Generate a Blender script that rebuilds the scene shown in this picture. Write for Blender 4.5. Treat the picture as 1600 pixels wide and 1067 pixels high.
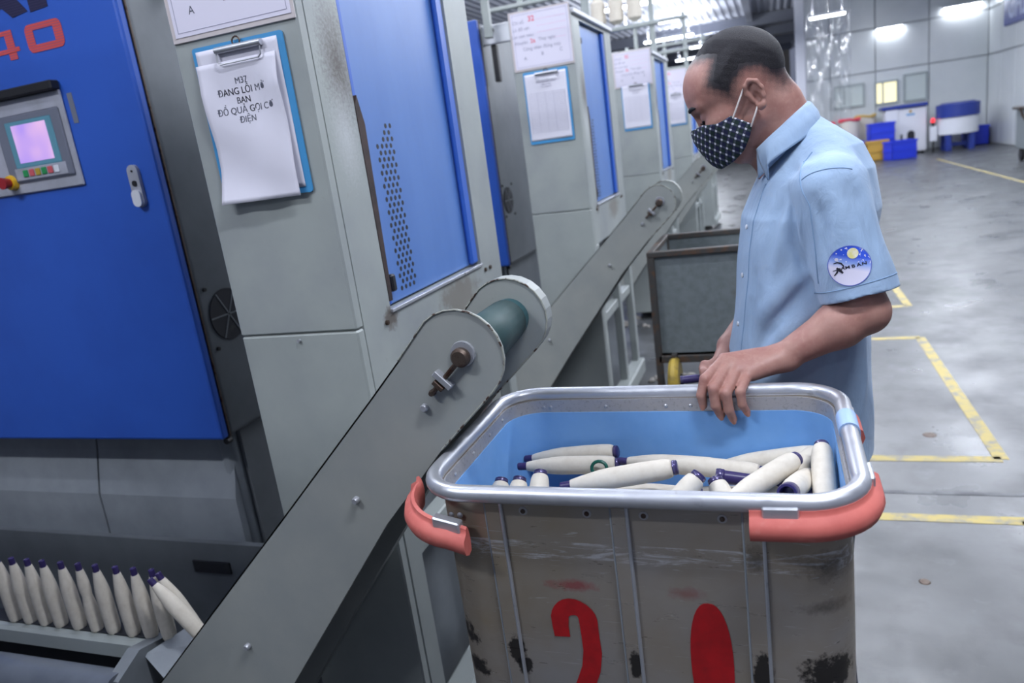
import bpy, bmesh, math, random
import numpy as np
from mathutils import Vector, Matrix

random.seed(7)
R = math.radians
for o in list(bpy.data.objects):
    bpy.data.objects.remove(o)
S = bpy.context.scene
COL = S.collection

# ------------------------------------------------------------------ camera, world, exposure
EYE = 1.5
cam_d = bpy.data.cameras.new('camera')
cam = bpy.data.objects.new('camera', cam_d)
COL.objects.link(cam)
ax_x = Vector((0.93864387, 0.31835567, -0.13265501))
ax_u = Vector((0.04138933, 0.27787341, 0.95972563))
ax_b = Vector((0.3423954, -0.90633109, 0.24764764))
mw = Matrix((ax_x, ax_u, ax_b)).transposed().to_4x4()
mw.translation = (0, 0, EYE)
cam.matrix_world = mw
cam_d.sensor_width = 36
cam_d.lens = 1153 / 1600 * 36
cam_d.clip_start = .02
cam_d.dof.use_dof = True
cam_d.dof.focus_distance = 1.22
cam_d.dof.aperture_fstop = 4.5
S.camera = cam

W = bpy.data.worlds.new('hall_air')
S.world = W
W.use_nodes = True
W.node_tree.nodes['Background'].inputs[0].default_value = (.62, .70, 1, 1)
W.node_tree.nodes['Background'].inputs[1].default_value = .22
S.view_settings.view_transform = 'Standard'
S.view_settings.look = 'None'
S.view_settings.gamma = 1
S.view_settings.use_curve_mapping = False
S.view_settings.exposure = .08
LAMP_W = 60            # watts of every hanging fluorescent lamp
LAMP_COL = (.875, .915, 1.0)
try:
    S.cycles.max_bounces = 6
    S.cycles.diffuse_bounces = 3
    S.cycles.glossy_bounces = 3
    S.cycles.caustics_reflective = False
    S.cycles.caustics_refractive = False
    S.cycles.sample_clamp_indirect = 4
except Exception:
    pass

# ------------------------------------------------------------------ materials
def lin(r, g, b):
    def f(v):
        v /= 255
        return v / 12.92 if v <= .04045 else ((v + .055) / 1.055) ** 2.4
    return (f(r), f(g), f(b), 1)

def nd(t, typ, **kw):
    n = t.nodes.new(typ)
    for k, v in kw.items():
        setattr(n, k, v)
    return n

def ramp(t, fac, p0, p1, c0=(0, 0, 0, 1), c1=(1, 1, 1, 1)):
    r = nd(t, 'ShaderNodeValToRGB')
    r.color_ramp.elements[0].position = p0
    r.color_ramp.elements[1].position = p1
    r.color_ramp.elements[0].color = c0
    r.color_ramp.elements[1].color = c1
    t.links.new(fac, r.inputs[0])
    return r.outputs[0]

def mixc(t, fac, a, b, blend='MIX'):
    m = nd(t, 'ShaderNodeMix', data_type='RGBA', blend_type=blend)
    if hasattr(fac, 'links'):
        t.links.new(fac, m.inputs[0])
    else:
        m.inputs[0].default_value = fac
    for i, v in ((6, a), (7, b)):
        if hasattr(v, 'links'):
            t.links.new(v, m.inputs[i])
        else:
            m.inputs[i].default_value = v
    return m.outputs[2]

def math_(t, op, a, b=None, c=None):
    m = nd(t, 'ShaderNodeMath', operation=op)
    for i, v in enumerate((a, b, c)):
        if v is None:
            continue
        if hasattr(v, 'links'):
            t.links.new(v, m.inputs[i])
        else:
            m.inputs[i].default_value = v
    return m.outputs[0]

def noise(t, vec, scale, detail=4, rough=.6, dist=0):
    n = nd(t, 'ShaderNodeTexNoise')
    n.inputs['Scale'].default_value = scale
    n.inputs['Detail'].default_value = detail
    n.inputs['Roughness'].default_value = rough
    n.inputs['Distortion'].default_value = dist
    if vec is not None:
        t.links.new(vec, n.inputs['Vector'])
    return n.outputs[0]

def mapping(t, vec, scale=(1, 1, 1), rot=(0, 0, 0), loc=(0, 0, 0)):
    m = nd(t, 'ShaderNodeMapping')
    m.inputs['Scale'].default_value = scale
    m.inputs['Rotation'].default_value = rot
    m.inputs['Location'].default_value = loc
    t.links.new(vec, m.inputs['Vector'])
    return m.outputs[0]

class Mat:
    """Principled material with object-space noise."""
    def __init__(s, name, col, rough=.5, metal=0., spec=.5):
        s.m = bpy.data.materials.new(name)
        s.m.use_nodes = True
        s.t = s.m.node_tree
        s.b = s.t.nodes['Principled BSDF']
        s.b.inputs['Base Color'].default_value = col
        s.b.inputs['Roughness'].default_value = rough
        s.b.inputs['Metallic'].default_value = metal
        s.b.inputs['Specular IOR Level'].default_value = spec
        s.c = col
        s.co = nd(s.t, 'ShaderNodeTexCoord').outputs['Object']
    def setc(s, out):
        s.t.links.new(out, s.b.inputs['Base Color'])
        s.c = out
        return s
    def blotch(s, scale, col, p0=.45, p1=.75, detail=5, sc=(1, 1, 1), dist=0, amt=1., rough=.6):
        f = ramp(s.t, noise(s.t, mapping(s.t, s.co, sc), scale, detail, rough, dist), p0, p1)
        if amt != 1:
            f = math_(s.t, 'MULTIPLY', f, amt)
        return s.setc(mixc(s.t, f, s.c, col))
    def spot(s, centre, radii, col, nscale=30, amt=1., hard=.5):
        """a stain of its own shape: ellipsoid around centre broken up by noise"""
        v = mapping(s.t, s.co, tuple(1 / r for r in radii), (0, 0, 0), tuple(-c / r for c, r in zip(centre, radii)))
        ln = nd(s.t, 'ShaderNodeVectorMath', operation='LENGTH')
        s.t.links.new(v, ln.inputs[0])
        d = math_(s.t, 'SUBTRACT', 1., ln.outputs['Value'])
        n = noise(s.t, s.co, nscale, 6, .7)
        d = math_(s.t, 'ADD', d, math_(s.t, 'MULTIPLY', math_(s.t, 'SUBTRACT', n, .5), 1.6))
        f = math_(s.t, 'MULTIPLY', ramp(s.t, d, .0, hard), amt)
        return s.setc(mixc(s.t, f, s.c, col))
    def bump(s, scale, strength=.2, dist=.002, detail=4, sc=(1, 1, 1)):
        b = nd(s.t, 'ShaderNodeBump')
        b.inputs['Strength'].default_value = strength
        b.inputs['Distance'].default_value = dist
        s.t.links.new(noise(s.t, mapping(s.t, s.co, sc), scale, detail), b.inputs['Height'])
        s.t.links.new(b.outputs[0], s.b.inputs['Normal'])
        return s
    def rvar(s, scale, lo, hi, sc=(1, 1, 1)):
        n = noise(s.t, mapping(s.t, s.co, sc), scale, 5)
        mr = nd(s.t, 'ShaderNodeMapRange')
        mr.inputs[1].default_value = .3
        mr.inputs[2].default_value = .7
        mr.inputs[3].default_value = lo
        mr.inputs[4].default_value = hi
        s.t.links.new(n, mr.inputs[0])
        s.t.links.new(mr.outputs[0], s.b.inputs['Roughness'])
        return s
    def emit(s, col, st):
        s.b.inputs['Emission Color'].default_value = col
        s.b.inputs['Emission Strength'].default_value = st
        return s

M = {}
GREY = lin(162, 168, 165)
M['grey_paint'] = Mat('grey_machine_paint', GREY, .42).blotch(3, lin(147, 153, 152), .4, .7).blotch(40, lin(125, 122, 112), .66, .8, amt=.35).bump(160, .05, .001).m
M['column_paint'] = Mat('column_grey_paint', GREY, .42).blotch(3, lin(145, 150, 152), .4, .7).blotch(45, lin(120, 112, 98), .68, .82, amt=.35) \
    .spot((.30, .115, 1.72), (.03, .075, .15), lin(62, 44, 36), 120, .85, 1.).spot((.30, .10, 1.58), (.03, .06, .12), lin(205, 208, 210), 140, .6, 1.).spot((.30, .15, 1.17), (.03, .04, .03), lin(80, 66, 55), 60, .8) \
    .spot((.30, .55, 1.13), (.03, .16, .07), lin(110, 98, 84), 30, .6).bump(160, .05, .001).m
M['conveyor_paint'] = Mat('conveyor_grey_paint', lin(166, 169, 164), .45).blotch(4, lin(150, 155, 153), .4, .7).blotch(70, lin(96, 76, 58), .70, .78, amt=.7).bump(120, .08, .001).m
M['edge_rust'] = Mat('chipped_edge', lin(158, 160, 150), .6).blotch(70, lin(70, 48, 38), .52, .58).m
M['shaded_paint'] = Mat('shaded_grey_paint', lin(118, 123, 128), .45).blotch(5, lin(106, 111, 116), .4, .7).bump(120, .06, .001).m  # machine grey with the dimness beside the headstock put into its colour
M['lower_paint'] = Mat('lower_panel_paint', lin(146, 152, 158), .45).blotch(6, lin(130, 136, 142), .4, .7).m
M['shaft_paint'] = Mat('shaft_cover_paint', lin(92, 98, 108), .3).blotch(8, lin(76, 82, 92), .4, .7).m
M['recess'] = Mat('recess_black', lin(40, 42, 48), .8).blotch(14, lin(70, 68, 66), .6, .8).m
M['blue_paint'] = Mat('blue_door_paint', lin(56, 104, 200), .38).blotch(2.5, lin(50, 96, 188), .4, .7).m
M['blue_front'] = Mat('blue_front_paint', lin(47, 92, 188), .38).blotch(2.5, lin(43, 84, 176), .4, .7).spot((1.69, .0, 1.86), (.022, .1, .022), lin(24, 90, 190), 10, .8).m
M['perf_blue'] = Mat('perforated_door_paint', lin(92, 132, 198), .36).blotch(4, lin(80, 120, 188), .4, .7, sc=(1, 1, .3)) \
    .spot((.0, .30, 1.27), (.05, .13, .11), lin(58, 62, 70), 28, .75).spot((.0, .18, 1.26), (.05, .05, .10), lin(50, 58, 78), 60, .6).m
M['rust'] = Mat('rusty_strip', lin(66, 50, 46), .7).blotch(20, lin(40, 32, 32), .4, .7).m
M['steel'] = Mat('worn_steel', lin(190, 192, 198), .38, .6).rvar(30, .22, .5).m
M['dull_steel'] = Mat('dull_dark_steel', lin(96, 84, 76), .5, .7).blotch(60, lin(70, 48, 38), .5, .65).m
M['alu_tube'] = Mat('aluminium_tube', lin(206, 208, 214), .36, .75).rvar(60, .30, .46).blotch(50, lin(150, 150, 156), .62, .75, amt=.6).m
M['alu_band'] = Mat('aluminium_band', lin(190, 188, 190), .42, .6).rvar(80, .35, .55).blotch(160, lin(140, 138, 138), .55, .7, amt=.6).m
M['teal'] = Mat('teal_roller_rubber', lin(48, 92, 98), .35).blotch(9, lin(38, 74, 80), .4, .7).m
M['belt'] = Mat('dark_green_belt', lin(46, 72, 72), .6).m
M['black'] = Mat('black_plastic', lin(26, 26, 30), .5).m
M['paper'] = Mat('white_paper', lin(226, 224, 236), .85).bump(9, .25, .01, 3).m
M['laminate'] = Mat('laminated_notice', lin(228, 224, 240), .35).m
M['board_frame'] = Mat('notice_edge', lin(205, 196, 196), .4).m
M['clip_blue'] = Mat('clipboard_blue', lin(70, 150, 205), .4).m
M['ink'] = Mat('black_ink', lin(92, 94, 108), .9).m
M['ink_faint'] = Mat('faded_ink', lin(150, 148, 170), .9).m
M['ink_red'] = Mat('red_marker', lin(232, 130, 150), .9).m
M['ink_pink'] = Mat('pale_pink_marker', lin(238, 196, 222), .9).m
M['yarn'] = Mat('cream_yarn', lin(222, 214, 200), .85).blotch(60, lin(212, 203, 188), .4, .7).bump(900, .25, .0006, 2, (1, 1, 1)).m
M['purple'] = Mat('purple_tube_plastic', lin(52, 42, 92), .32).m
M['green_plastic'] = Mat('green_tube_plastic', lin(20, 96, 80), .35).m
M['chrome'] = Mat('bright_ring', lin(92, 86, 124), .2, .5).m
M['rubber'] = Mat('salmon_rubber', lin(212, 114, 104), .62).blotch(16, lin(198, 98, 90), .4, .7).blotch(50, lin(222, 148, 138), .58, .75, amt=.6).bump(80, .15, .001).m
M['liner'] = Mat('blue_liner', lin(128, 180, 238), .55).blotch(7, lin(112, 166, 228), .4, .7).blotch(16, lin(70, 100, 140), .68, .8, amt=.5).m
M['tape'] = Mat('pale_blue_tape', lin(160, 188, 228), .5).m
M['red_paint'] = Mat('red_stencil_paint', lin(176, 18, 26), .55).blotch(40, lin(150, 16, 22), .4, .7).m
M['cart_grey'] = Mat('old_cart_paint', lin(124, 132, 134), .5).blotch(30, lin(112, 120, 121), .4, .65).blotch(8, lin(96, 92, 88), .62, .75, amt=.6).m
M['cart_dark'] = Mat('old_cart_rim', lin(70, 68, 66), .55).blotch(30, lin(96, 72, 54), .5, .7).m
M['yellow_wheel'] = Mat('yellow_wheel', lin(176, 150, 62), .55).blotch(30, lin(120, 104, 60), .5, .7).m
M['line_yellow'] = Mat('floor_yellow_paint', lin(190, 170, 96), .55).blotch(14, lin(140, 136, 122), .47, .64).m
M['lint'] = Mat('grey_lint', lin(150, 146, 140), 1).m
M['white_machine'] = Mat('white_machine_paint', lin(226, 228, 236), .4).m
M['navy'] = Mat('navy_machine_paint', lin(36, 56, 140), .4).m
M['crate_blue'] = Mat('blue_crate_plastic', lin(34, 58, 206), .4).m
M['crate_yellow'] = Mat('ochre_crate_plastic', lin(188, 148, 62), .5).m
M['cloth_bin'] = Mat('cream_fabric_bin', lin(206, 200, 192), .9).m
M['red_bag'] = Mat('red_bag_rim', lin(206, 62, 84), .6).m
M['ochre_bag'] = Mat('ochre_bag_rim', lin(198, 166, 90), .6).m
M['red_lamp'] = Mat('red_indicator', lin(220, 40, 50), .3).emit(lin(255, 60, 70), 1.2).m
M['sign_blue'] = Mat('blue_sign', lin(52, 66, 150), .4).m
M['sign_white'] = Mat('sign_letters', lin(190, 200, 232), .5).m
M['screen'] = Mat('backlit_screen', lin(20, 20, 24), .3).m
t = M['screen'].node_tree
bs = t.nodes['Principled BSDF']
tcs = t.nodes.new('ShaderNodeTexCoord')
nz = noise(t, tcs.outputs['Object'], 6, 2)
t.links.new(ramp(t, nz, .35, .65, lin(190, 160, 255), lin(252, 206, 246)), bs.inputs['Emission Color'])
bs.inputs['Emission Strength'].default_value = .85
M['panel_grey'] = Mat('control_panel_grey', lin(170, 172, 184), .4).blotch(10, lin(150, 152, 160), .4, .7).m
M['bezel'] = Mat('screen_bezel', lin(112, 116, 130), .4).m
M['cyan_edge'] = Mat('screen_edge', lin(96, 150, 168), .4).m
M['yellow_knob'] = Mat('yellow_collar', lin(226, 178, 40), .4).m
M['red_knob'] = Mat('red_knob', lin(150, 30, 36), .4).m
M['green_key'] = Mat('green_key', lin(40, 140, 80), .4).m
M['red_key'] = Mat('red_key', lin(200, 90, 96), .4).m
M['ochre_key'] = Mat('ochre_key', lin(176, 150, 50), .4).m
M['white_plastic'] = Mat('white_plastic', lin(222, 224, 230), .4).m
M['tube_glow'] = Mat('fluorescent_glow', lin(240, 244, 255), .4).emit((.88, .94, 1, 1), 16).m
M['wall_panel'] = Mat('white_wall_panel', lin(222, 226, 228), .25).blotch(.8, lin(210, 216, 218), .35, .7).bump(3, .1, .02).m
M['wall_backing'] = Mat('wall_joint', lin(158, 164, 170), .7).m
M['column_white'] = Mat('white_post', lin(214, 216, 226), .5).m
M['ceiling'] = Mat('corrugated_sheet', lin(176, 180, 192), .38).m
M['beam'] = Mat('ceiling_beam', lin(140, 144, 156), .5).m
M['warm_wall'] = Mat('far_warm_wall', lin(206, 196, 178), .7).m
M['window_lit'] = Mat('lit_window', lin(250, 240, 190), .5).emit(lin(255, 244, 196), .75).m
M['window_pale'] = Mat('pale_window', lin(206, 216, 214), .3).m
M['frame_grey'] = Mat('window_frame_grey', lin(160, 170, 172), .4).m

# stripes for printed lettering (flat print)
def striped(name, a, b):
    m = Mat(name, a, .45)
    sx = nd(m.t, 'ShaderNodeSeparateXYZ')
    m.t.links.new(m.co, sx.inputs[0])
    w = math_(m.t, 'SINE', math_(m.t, 'MULTIPLY', sx.outputs[2], 6.2832 / .0065))
    return m.setc(mixc(m.t, ramp(m.t, w, .45, .75), a, b)).m
M['orange_print'] = striped('orange_striped_print', lin(206, 78, 72), lin(150, 80, 112))
M['navy_print'] = striped('navy_striped_print', lin(28, 26, 64), lin(46, 44, 76))

# concrete
c = Mat('concrete_floor', lin(66, 68, 70), .35).blotch(1.6, lin(84, 86, 88), .40, .64).blotch(6, lin(54, 55, 57), .5, .70, amt=.8).blotch(4.5, lin(102, 104, 108), .60, .74, amt=.7).blotch(22, lin(54, 52, 50), .66, .78, amt=.6)
c.rvar(2.2, .22, .5)
M['concrete'] = c.m

M['floor_joint'] = Mat('joint_filler', lin(84, 85, 90), .6).blotch(9, lin(112, 114, 116), .45, .6).m
# scratched tub sheet
c = Mat('scratched_aluminium_sheet', lin(176, 173, 172), .34, .55).blotch(2.2, lin(164, 150, 130), .36, .62)  # brown blotches paint a warm reflection into the metal
c.blotch(55, lin(205, 205, 205), .64, .70, sc=(.22, 1, 3.), dist=1.2, amt=.7)
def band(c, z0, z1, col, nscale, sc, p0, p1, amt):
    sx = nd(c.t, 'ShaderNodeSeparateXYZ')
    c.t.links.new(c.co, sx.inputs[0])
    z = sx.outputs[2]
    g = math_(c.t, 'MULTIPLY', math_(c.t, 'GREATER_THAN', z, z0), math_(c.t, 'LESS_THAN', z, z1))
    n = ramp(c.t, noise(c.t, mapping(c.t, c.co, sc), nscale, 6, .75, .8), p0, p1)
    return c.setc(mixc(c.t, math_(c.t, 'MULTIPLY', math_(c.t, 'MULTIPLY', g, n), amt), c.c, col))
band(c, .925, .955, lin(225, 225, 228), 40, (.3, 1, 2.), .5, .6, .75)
for cx, cz, rx, rz in ((-.497, .775, .034, .026), (-.400, .77, .014, .026), (-.217, .765, .012, .024), (-.043, .77, .016, .036), (.055, .775, .055, .034),
                       (.055, .935, .06, .026), (.05, .875, .05, .014), (-.045, .95, .02, .03), (-.39, .74, .012, .02), (-.48, .72, .03, .02)):
    c.spot((cx + .215, -.215, cz), (rx, .06, rz), lin(34, 32, 34), 75, .92 if cz < .8 else .7, .25 if cz < .8 else .9)
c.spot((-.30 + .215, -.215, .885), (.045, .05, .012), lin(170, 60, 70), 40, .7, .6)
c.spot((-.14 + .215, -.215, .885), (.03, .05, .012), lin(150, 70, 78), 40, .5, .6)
c.rvar(40, .24, .5, (.3, 1, 2))
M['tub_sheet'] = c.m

# ------------------------------------------------------------------ mesh helpers
ORIGIN = {}
def link(o):
    COL.objects.link(o)
    return o

class MB:
    def __init__(s):
        s.v = []
        s.f = []
    def add(s, v, f):
        n = len(s.v)
        s.v += [tuple(p) for p in v]
        s.f += [tuple(i + n for i in q) for q in f]
        return s
    def box(s, x0, x1, y0, y1, z0, z1, bev=0, seg=1):
        if bev <= 0:
            v = [(x, y, z) for x in (x0, x1) for y in (y0, y1) for z in (z0, z1)]
            return s.add(v, [(0, 1, 3, 2), (4, 6, 7, 5), (0, 4, 5, 1), (2, 3, 7, 6), (0, 2, 6, 4), (1, 5, 7, 3)])
        bm = bmesh.new()
        bmesh.ops.create_cube(bm, size=1)
        for w in bm.verts:
            w.co = (x0 + (x1 - x0) * (w.co.x + .5), y0 + (y1 - y0) * (w.co.y + .5), z0 + (z1 - z0) * (w.co.z + .5))
        bmesh.ops.bevel(bm, geom=bm.edges[:], offset=bev, segments=seg, affect='EDGES', profile=.5)
        return s.bm(bm)
    def bm(s, bm, mat=None):
        bm.verts.index_update()
        v = [w.co.copy() if mat is None else mat @ w.co for w in bm.verts]
        f = [[w.index for w in q.verts] for q in bm.faces]
        bm.free()
        return s.add(v, f)
    def obox(s, c, ux, uy, uz, hx, hy, hz, bev=0):
        b = MB().box(-hx, hx, -hy, hy, -hz, hz, bev)
        ux, uy, uz, c = Vector(ux).normalized(), Vector(uy).normalized(), Vector(uz).normalized(), Vector(c)
        return s.add([c + ux * p[0] + uy * p[1] + uz * p[2] for p in b.v], b.f)
    def lathe(s, a, d, prof, n=20, closed=False):
        """prof: list of (t along d, radius)"""
        a, d = Vector(a), Vector(d).normalized()
        u = d.orthogonal().normalized()
        w = d.cross(u)
        v, f = [], []
        for t_, r_ in prof:
            for i in range(n):
                q = 2 * math.pi * i / n
                v.append(a + d * t_ + (u * math.cos(q) + w * math.sin(q)) * r_)
        for j in range(len(prof) - 1):
            for i in range(n):
                k = (i + 1) % n
                f.append((j * n + i, j * n + k, (j + 1) * n + k, (j + 1) * n + i))
        f.append(tuple(reversed(range(n))))
        f.append(tuple(range((len(prof) - 1) * n, len(prof) * n)))
        return s.add(v, f)
    def cyl(s, a, b, r, r2=None, n=18, bev=0):
        a, b = Vector(a), Vector(b)
        L = (b - a).length
        r2 = r if r2 is None else r2
        p = [(0, r), (L, r2)] if not bev else [(0, r - bev), (bev, r), (L - bev, r2), (L, r2 - bev)]
        return s.lathe(a, b - a, p, n)
    def tube(s, pts, r, n=10, closed=False):
        pts = [Vector(p) for p in pts]
        m = len(pts)
        v, f = [], []
        up = None
        for i, p in enumerate(pts):
            if closed:
                tg = pts[(i + 1) % m] - pts[i - 1]
            else:
                tg = pts[min(i + 1, m - 1)] - pts[max(i - 1, 0)]
            tg.normalize()
            if up is None:
                up = tg.orthogonal().normalized()
            up = (up - tg * up.dot(tg)).normalized()
            w = tg.cross(up)
            rr = r[i] if isinstance(r, (list, tuple)) else r
            for k in range(n):
                q = 2 * math.pi * k / n
                v.append(p + (up * math.cos(q) + w * math.sin(q)) * rr)
        for i in range(m if closed else m - 1):
            j = (i + 1) % m
            for k in range(n):
                l = (k + 1) % n
                f.append((i * n + k, i * n + l, j * n + l, j * n + k))
        if not closed:
            f.append(tuple(reversed(range(n))))
            f.append(tuple(range((m - 1) * n, m * n)))
        return s.add(v, f)
    def sweep(s, pts, sec, outs, closed=False):
        """section points (o, z): o along the outward vector given per path point, z up"""
        m, n = len(pts), len(sec)
        v, f = [], []
        for p, o in zip(pts, outs):
            p, o = Vector(p), Vector(o).normalized()
            for a, b in sec:
                v.append(p + o * a + Vector((0, 0, b)))
        for i in range(m if closed else m - 1):
            j = (i + 1) % m
            for k in range(n):
                l = (k + 1) % n
                f.append((i * n + k, j * n + k, j * n + l, i * n + l))
        if not closed:
            f.append(tuple(range(n)))
            f.append(tuple(reversed(range((m - 1) * n, m * n))))
        return s.add(v, f)
    def prism(s, poly, ext):
        """poly: 3-D points of a planar outline, extruded by vector ext"""
        n = len(poly)
        e = Vector(ext)
        v = [Vector(p) for p in poly] + [Vector(p) + e for p in poly]
        f = [tuple(range(n)), tuple(reversed(range(n, 2 * n)))]
        for i in range(n):
            j = (i + 1) % n
            f.append((i, i + n, j + n, j))
        return s.add(v, f)
    def ring(s, outer, inner, ext):
        """outline with a hole, same number of points"""
        n = len(outer)
        e = Vector(ext)
        v = [Vector(p) for p in outer] + [Vector(p) for p in inner]
        v += [p + e for p in v]
        f = []
        for i in range(n):
            j = (i + 1) % n
            f += [(i, j, n + j, n + i), (2 * n + i, 3 * n + i, 3 * n + j, 2 * n + j), (i, 2 * n + i, 2 * n + j, j), (n + i, n + j, 3 * n + j, 3 * n + i)]
        return s.add(v, f)
    def grid(s, fn, nu, nv, wrap=False):
        v = [fn(i / (nu if wrap else nu - 1), j / (nv - 1)) for j in range(nv) for i in range(nu)]
        f = []
        for j in range(nv - 1):
            for i in range(nu if wrap else nu - 1):
                k = (i + 1) % nu
                f.append((j * nu + i, j * nu + k, (j + 1) * nu + k, (j + 1) * nu + i))
        return s.add(v, f)
    def build(s, name, mat, parent=None, smooth=False, angle=35, **props):
        me = bpy.data.meshes.new(name)
        org = ORIGIN.get(parent.name, Vector((0, 0, 0))) if parent else Vector((0, 0, 0))
        me.from_pydata([Vector(p) - org for p in s.v], [], s.f)
        bm = bmesh.new()
        bm.from_mesh(me)
        bmesh.ops.recalc_face_normals(bm, faces=bm.faces[:])
        bm.to_mesh(me)
        bm.free()
        me.materials.append(M[mat] if isinstance(mat, str) else mat)
        if smooth:
            me.polygons.foreach_set('use_smooth', [True] * len(me.polygons))
            try:
                me.set_sharp_from_angle(angle=R(angle))
            except Exception:
                pass
        o = link(bpy.data.objects.new(name, me))
        if parent:
            o.parent = parent
        ORIGIN[o.name] = org
        for k, v in props.items():
            o[k] = v
        return o

def tag(o, label, cat, group=None):
    o['label'] = label
    o['category'] = cat
    if group:
        o['group'] = group
    return o

def thing(name, label, cat, loc, group=None):
    o = link(bpy.data.objects.new(name, None))
    o.empty_display_size = .05
    o.location = loc
    ORIGIN[o.name] = Vector(loc)
    return tag(o, label, cat, group)

def copy_tree(o, parent=None, keep=True):
    c = o.copy()
    COL.objects.link(c)
    c.parent = parent
    ORIGIN[c.name] = ORIGIN.get(o.name, Vector())
    for ch in list(o.children):
        copy_tree(ch, c)
    return c

_txt = {}
def text_geo(body, bold=0.0):
    k = (body, bold)
    if k not in _txt:
        cu = bpy.data.curves.new('lettering', 'FONT')
        cu.body = body
        cu.size = 1
        cu.offset = bold
        cu.resolution_u = 3
        cu.align_x = 'CENTER'
        o = bpy.data.objects.new('lettering', cu)
        COL.objects.link(o)
        me = bpy.data.meshes.new_from_object(o.evaluated_get(bpy.context.evaluated_depsgraph_get()))
        _txt[k] = ([tuple(v.co) for v in me.vertices], [tuple(p.vertices) for p in me.polygons])
        bpy.data.objects.remove(o)
        bpy.data.meshes.remove(me)
        bpy.data.curves.remove(cu)
    return _txt[k]

def text_on(mb, body, org, ux, uy, size, bold=0., lift=0.0):
    v, f = text_geo(body, bold)
    org, ux, uy = Vector(org), Vector(ux), Vector(uy)
    nn = ux.cross(uy).normalized()
    mb.add([org + ux * (p[0] * size) + uy * (p[1] * size) + nn * lift for p in v], f)

# ------------------------------------------------------------------ setting
def structure(o):
    o['kind'] = 'structure'
    return o

floor = structure(MB().box(-9, 5.6, -4, 42, -.1, 0).build('floor', 'concrete'))
for (x0, x1, y0, y1) in ((.79, .86, 2.6, 5.1), (.86, 1.02, 5.1, 5.16)):
    pass
def fline(pts, w=.055):
    (x0, y0), (x1, y1) = pts
    if abs(x1 - x0) > abs(y1 - y0):
        b = MB().box(min(x0, x1), max(x0, x1), y0 - w / 2, y0 + w / 2, 0, .0015)
    else:
        b = MB().box(x0 - w / 2, x0 + w / 2, min(y0, y1), max(y0, y1), 0, .0015)
    b.build('floor_line', 'line_yellow', floor)
fline(((.84, 3.29), (.84, 5.15)))
fline(((-.1, 3.29), (.84, 3.29)))
fline(((-.1, 2.77), (.80, 2.77)))
fline(((.80, 1.2), (.80, 2.77)))
fline(((-.1, 5.15), (.84, 5.15)))
fline(((.90, 6.0), (.90, 8.6)))
fline(((-.1, 6.0), (.90, 6.0)))
fline(((3.6, 9.0), (3.6, 20.0)), .045)
for x, y, a, b in ((.40, 2.35, .018, .032), (1.0, 3.1, .02, .012), (.62, 3.55, .03, .008), (1.3, 3.9, .012, .016)):
    MB().lathe((x, y, .0), (0, 0, 1), [(0, a), (.002, a * .8)], 12).build('floor_spot', 'dull_steel', floor)
# expansion joint
MB().box(-9, 5.5, 2.96, 2.985, .0, .0012).build('floor_joint', 'floor_joint', floor)

# corrugated ceiling, ribs running away from the camera
mb = MB()
pr = []
x = -8.0
while x < 5.5:
    pr += [(x, 4.6), (x + .10, 4.6), (x + .13, 4.56), (x + .17, 4.56), (x + .20, 4.6)]
    x += .20
vv = [(px, y, pz) for y in (-4, 42) for px, pz in pr] 
n = len(pr)
mb.add(vv, [(i, i + 1, n + i + 1, n + i) for i in range(n - 1)])
vt = [(px, y, 4.7) for y in (-4, 42) for px in (pr[0][0], pr[-1][0])]
mb.add(vt, [(0, 1, 3, 2)])
ceil_o = structure(mb.build('ceiling', 'ceiling'))
MB().box(-.60, -.42, -4, 42, 4.36, 4.56).build('beam', 'beam', ceil_o)
for y in (26, 30, 34, 38):
    MB().box(-8, 1.0, y - .1, y + .1, 4.25, 4.56).build('beam', 'beam', ceil_o)

wb = structure(MB().box(.9, 5.6, 24.06, 24.2, 0, 4.6).build('wall_back', 'wall_backing'))
xs = [.95, 1.62, 2.78, 4.10, 5.5]
zs = [0, 2.28, 3.42, 4.6]
for i in range(4):
    for j in range(3):
        MB().box(xs[i] + .012, xs[i + 1] - .012, 24.0, 24.06, zs[j] + .015, zs[j + 1] - .015, .006).build('wall_panel', 'wall_panel', wb)
wr = structure(MB().box(5.56, 5.7, 6, 24.2, 0, 4.6).build('wall_right', 'wall_backing'))
y = 24.0
while y > 8:
    for j in range(3):
        MB().box(5.5, 5.56, y - 1.22 + .012, y - .012, zs[j] + .015, zs[j + 1] - .015, .006).build('wall_panel', 'wall_panel', wr)
    y -= 1.22
structure(MB().box(-9, 1.0, 42, 42.2, 0, 4.6).build('wall_far', 'warm_wall'))
structure(MB().box(.72, .98, 23.7, 24.0, 0, 4.6, .02).build('pillar_1', 'column_white'))

def window(n, x0, x1, z0, z1, mat, mull):
    w = structure(MB().box(x0, x1, 23.97, 24.0, z0, z1).build('window_%d' % n, mat))
    m_ = MB()
    for a, b, c_, d in ((x0 - .05, x0, z0 - .05, z1 + .05), (x1, x1 + .05, z0 - .05, z1 + .05), (x0, x1, z0 - .05, z0), (x0, x1, z1, z1 + .05)):
        m_.box(a, b, 23.94, 24.0, c_, d)
    m_.build('window_frame', 'frame_grey', w)
    for k in range(mull):
        xx = x0 + (x1 - x0) * (.32 if mull == 1 else (k + 1) / (mull + 1))
        MB().box(xx - .02, xx + .02, 23.955, 23.97, z0, z1).build('mullion', 'frame_grey', w)
window(1, 2.80, 3.30, 1.42, 1.95, 'window_lit', 1)
window(2, 3.52, 4.02, 1.40, 2.05, 'window_pale', 0)
window(3, 1.75, 2.45, 1.45, 1.98, 'window_pale', 1)
wf = structure(MB().box(.05, .8, 41.9, 42.0, 1.6, 2.4).build('window_4', 'window_lit'))

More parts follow.
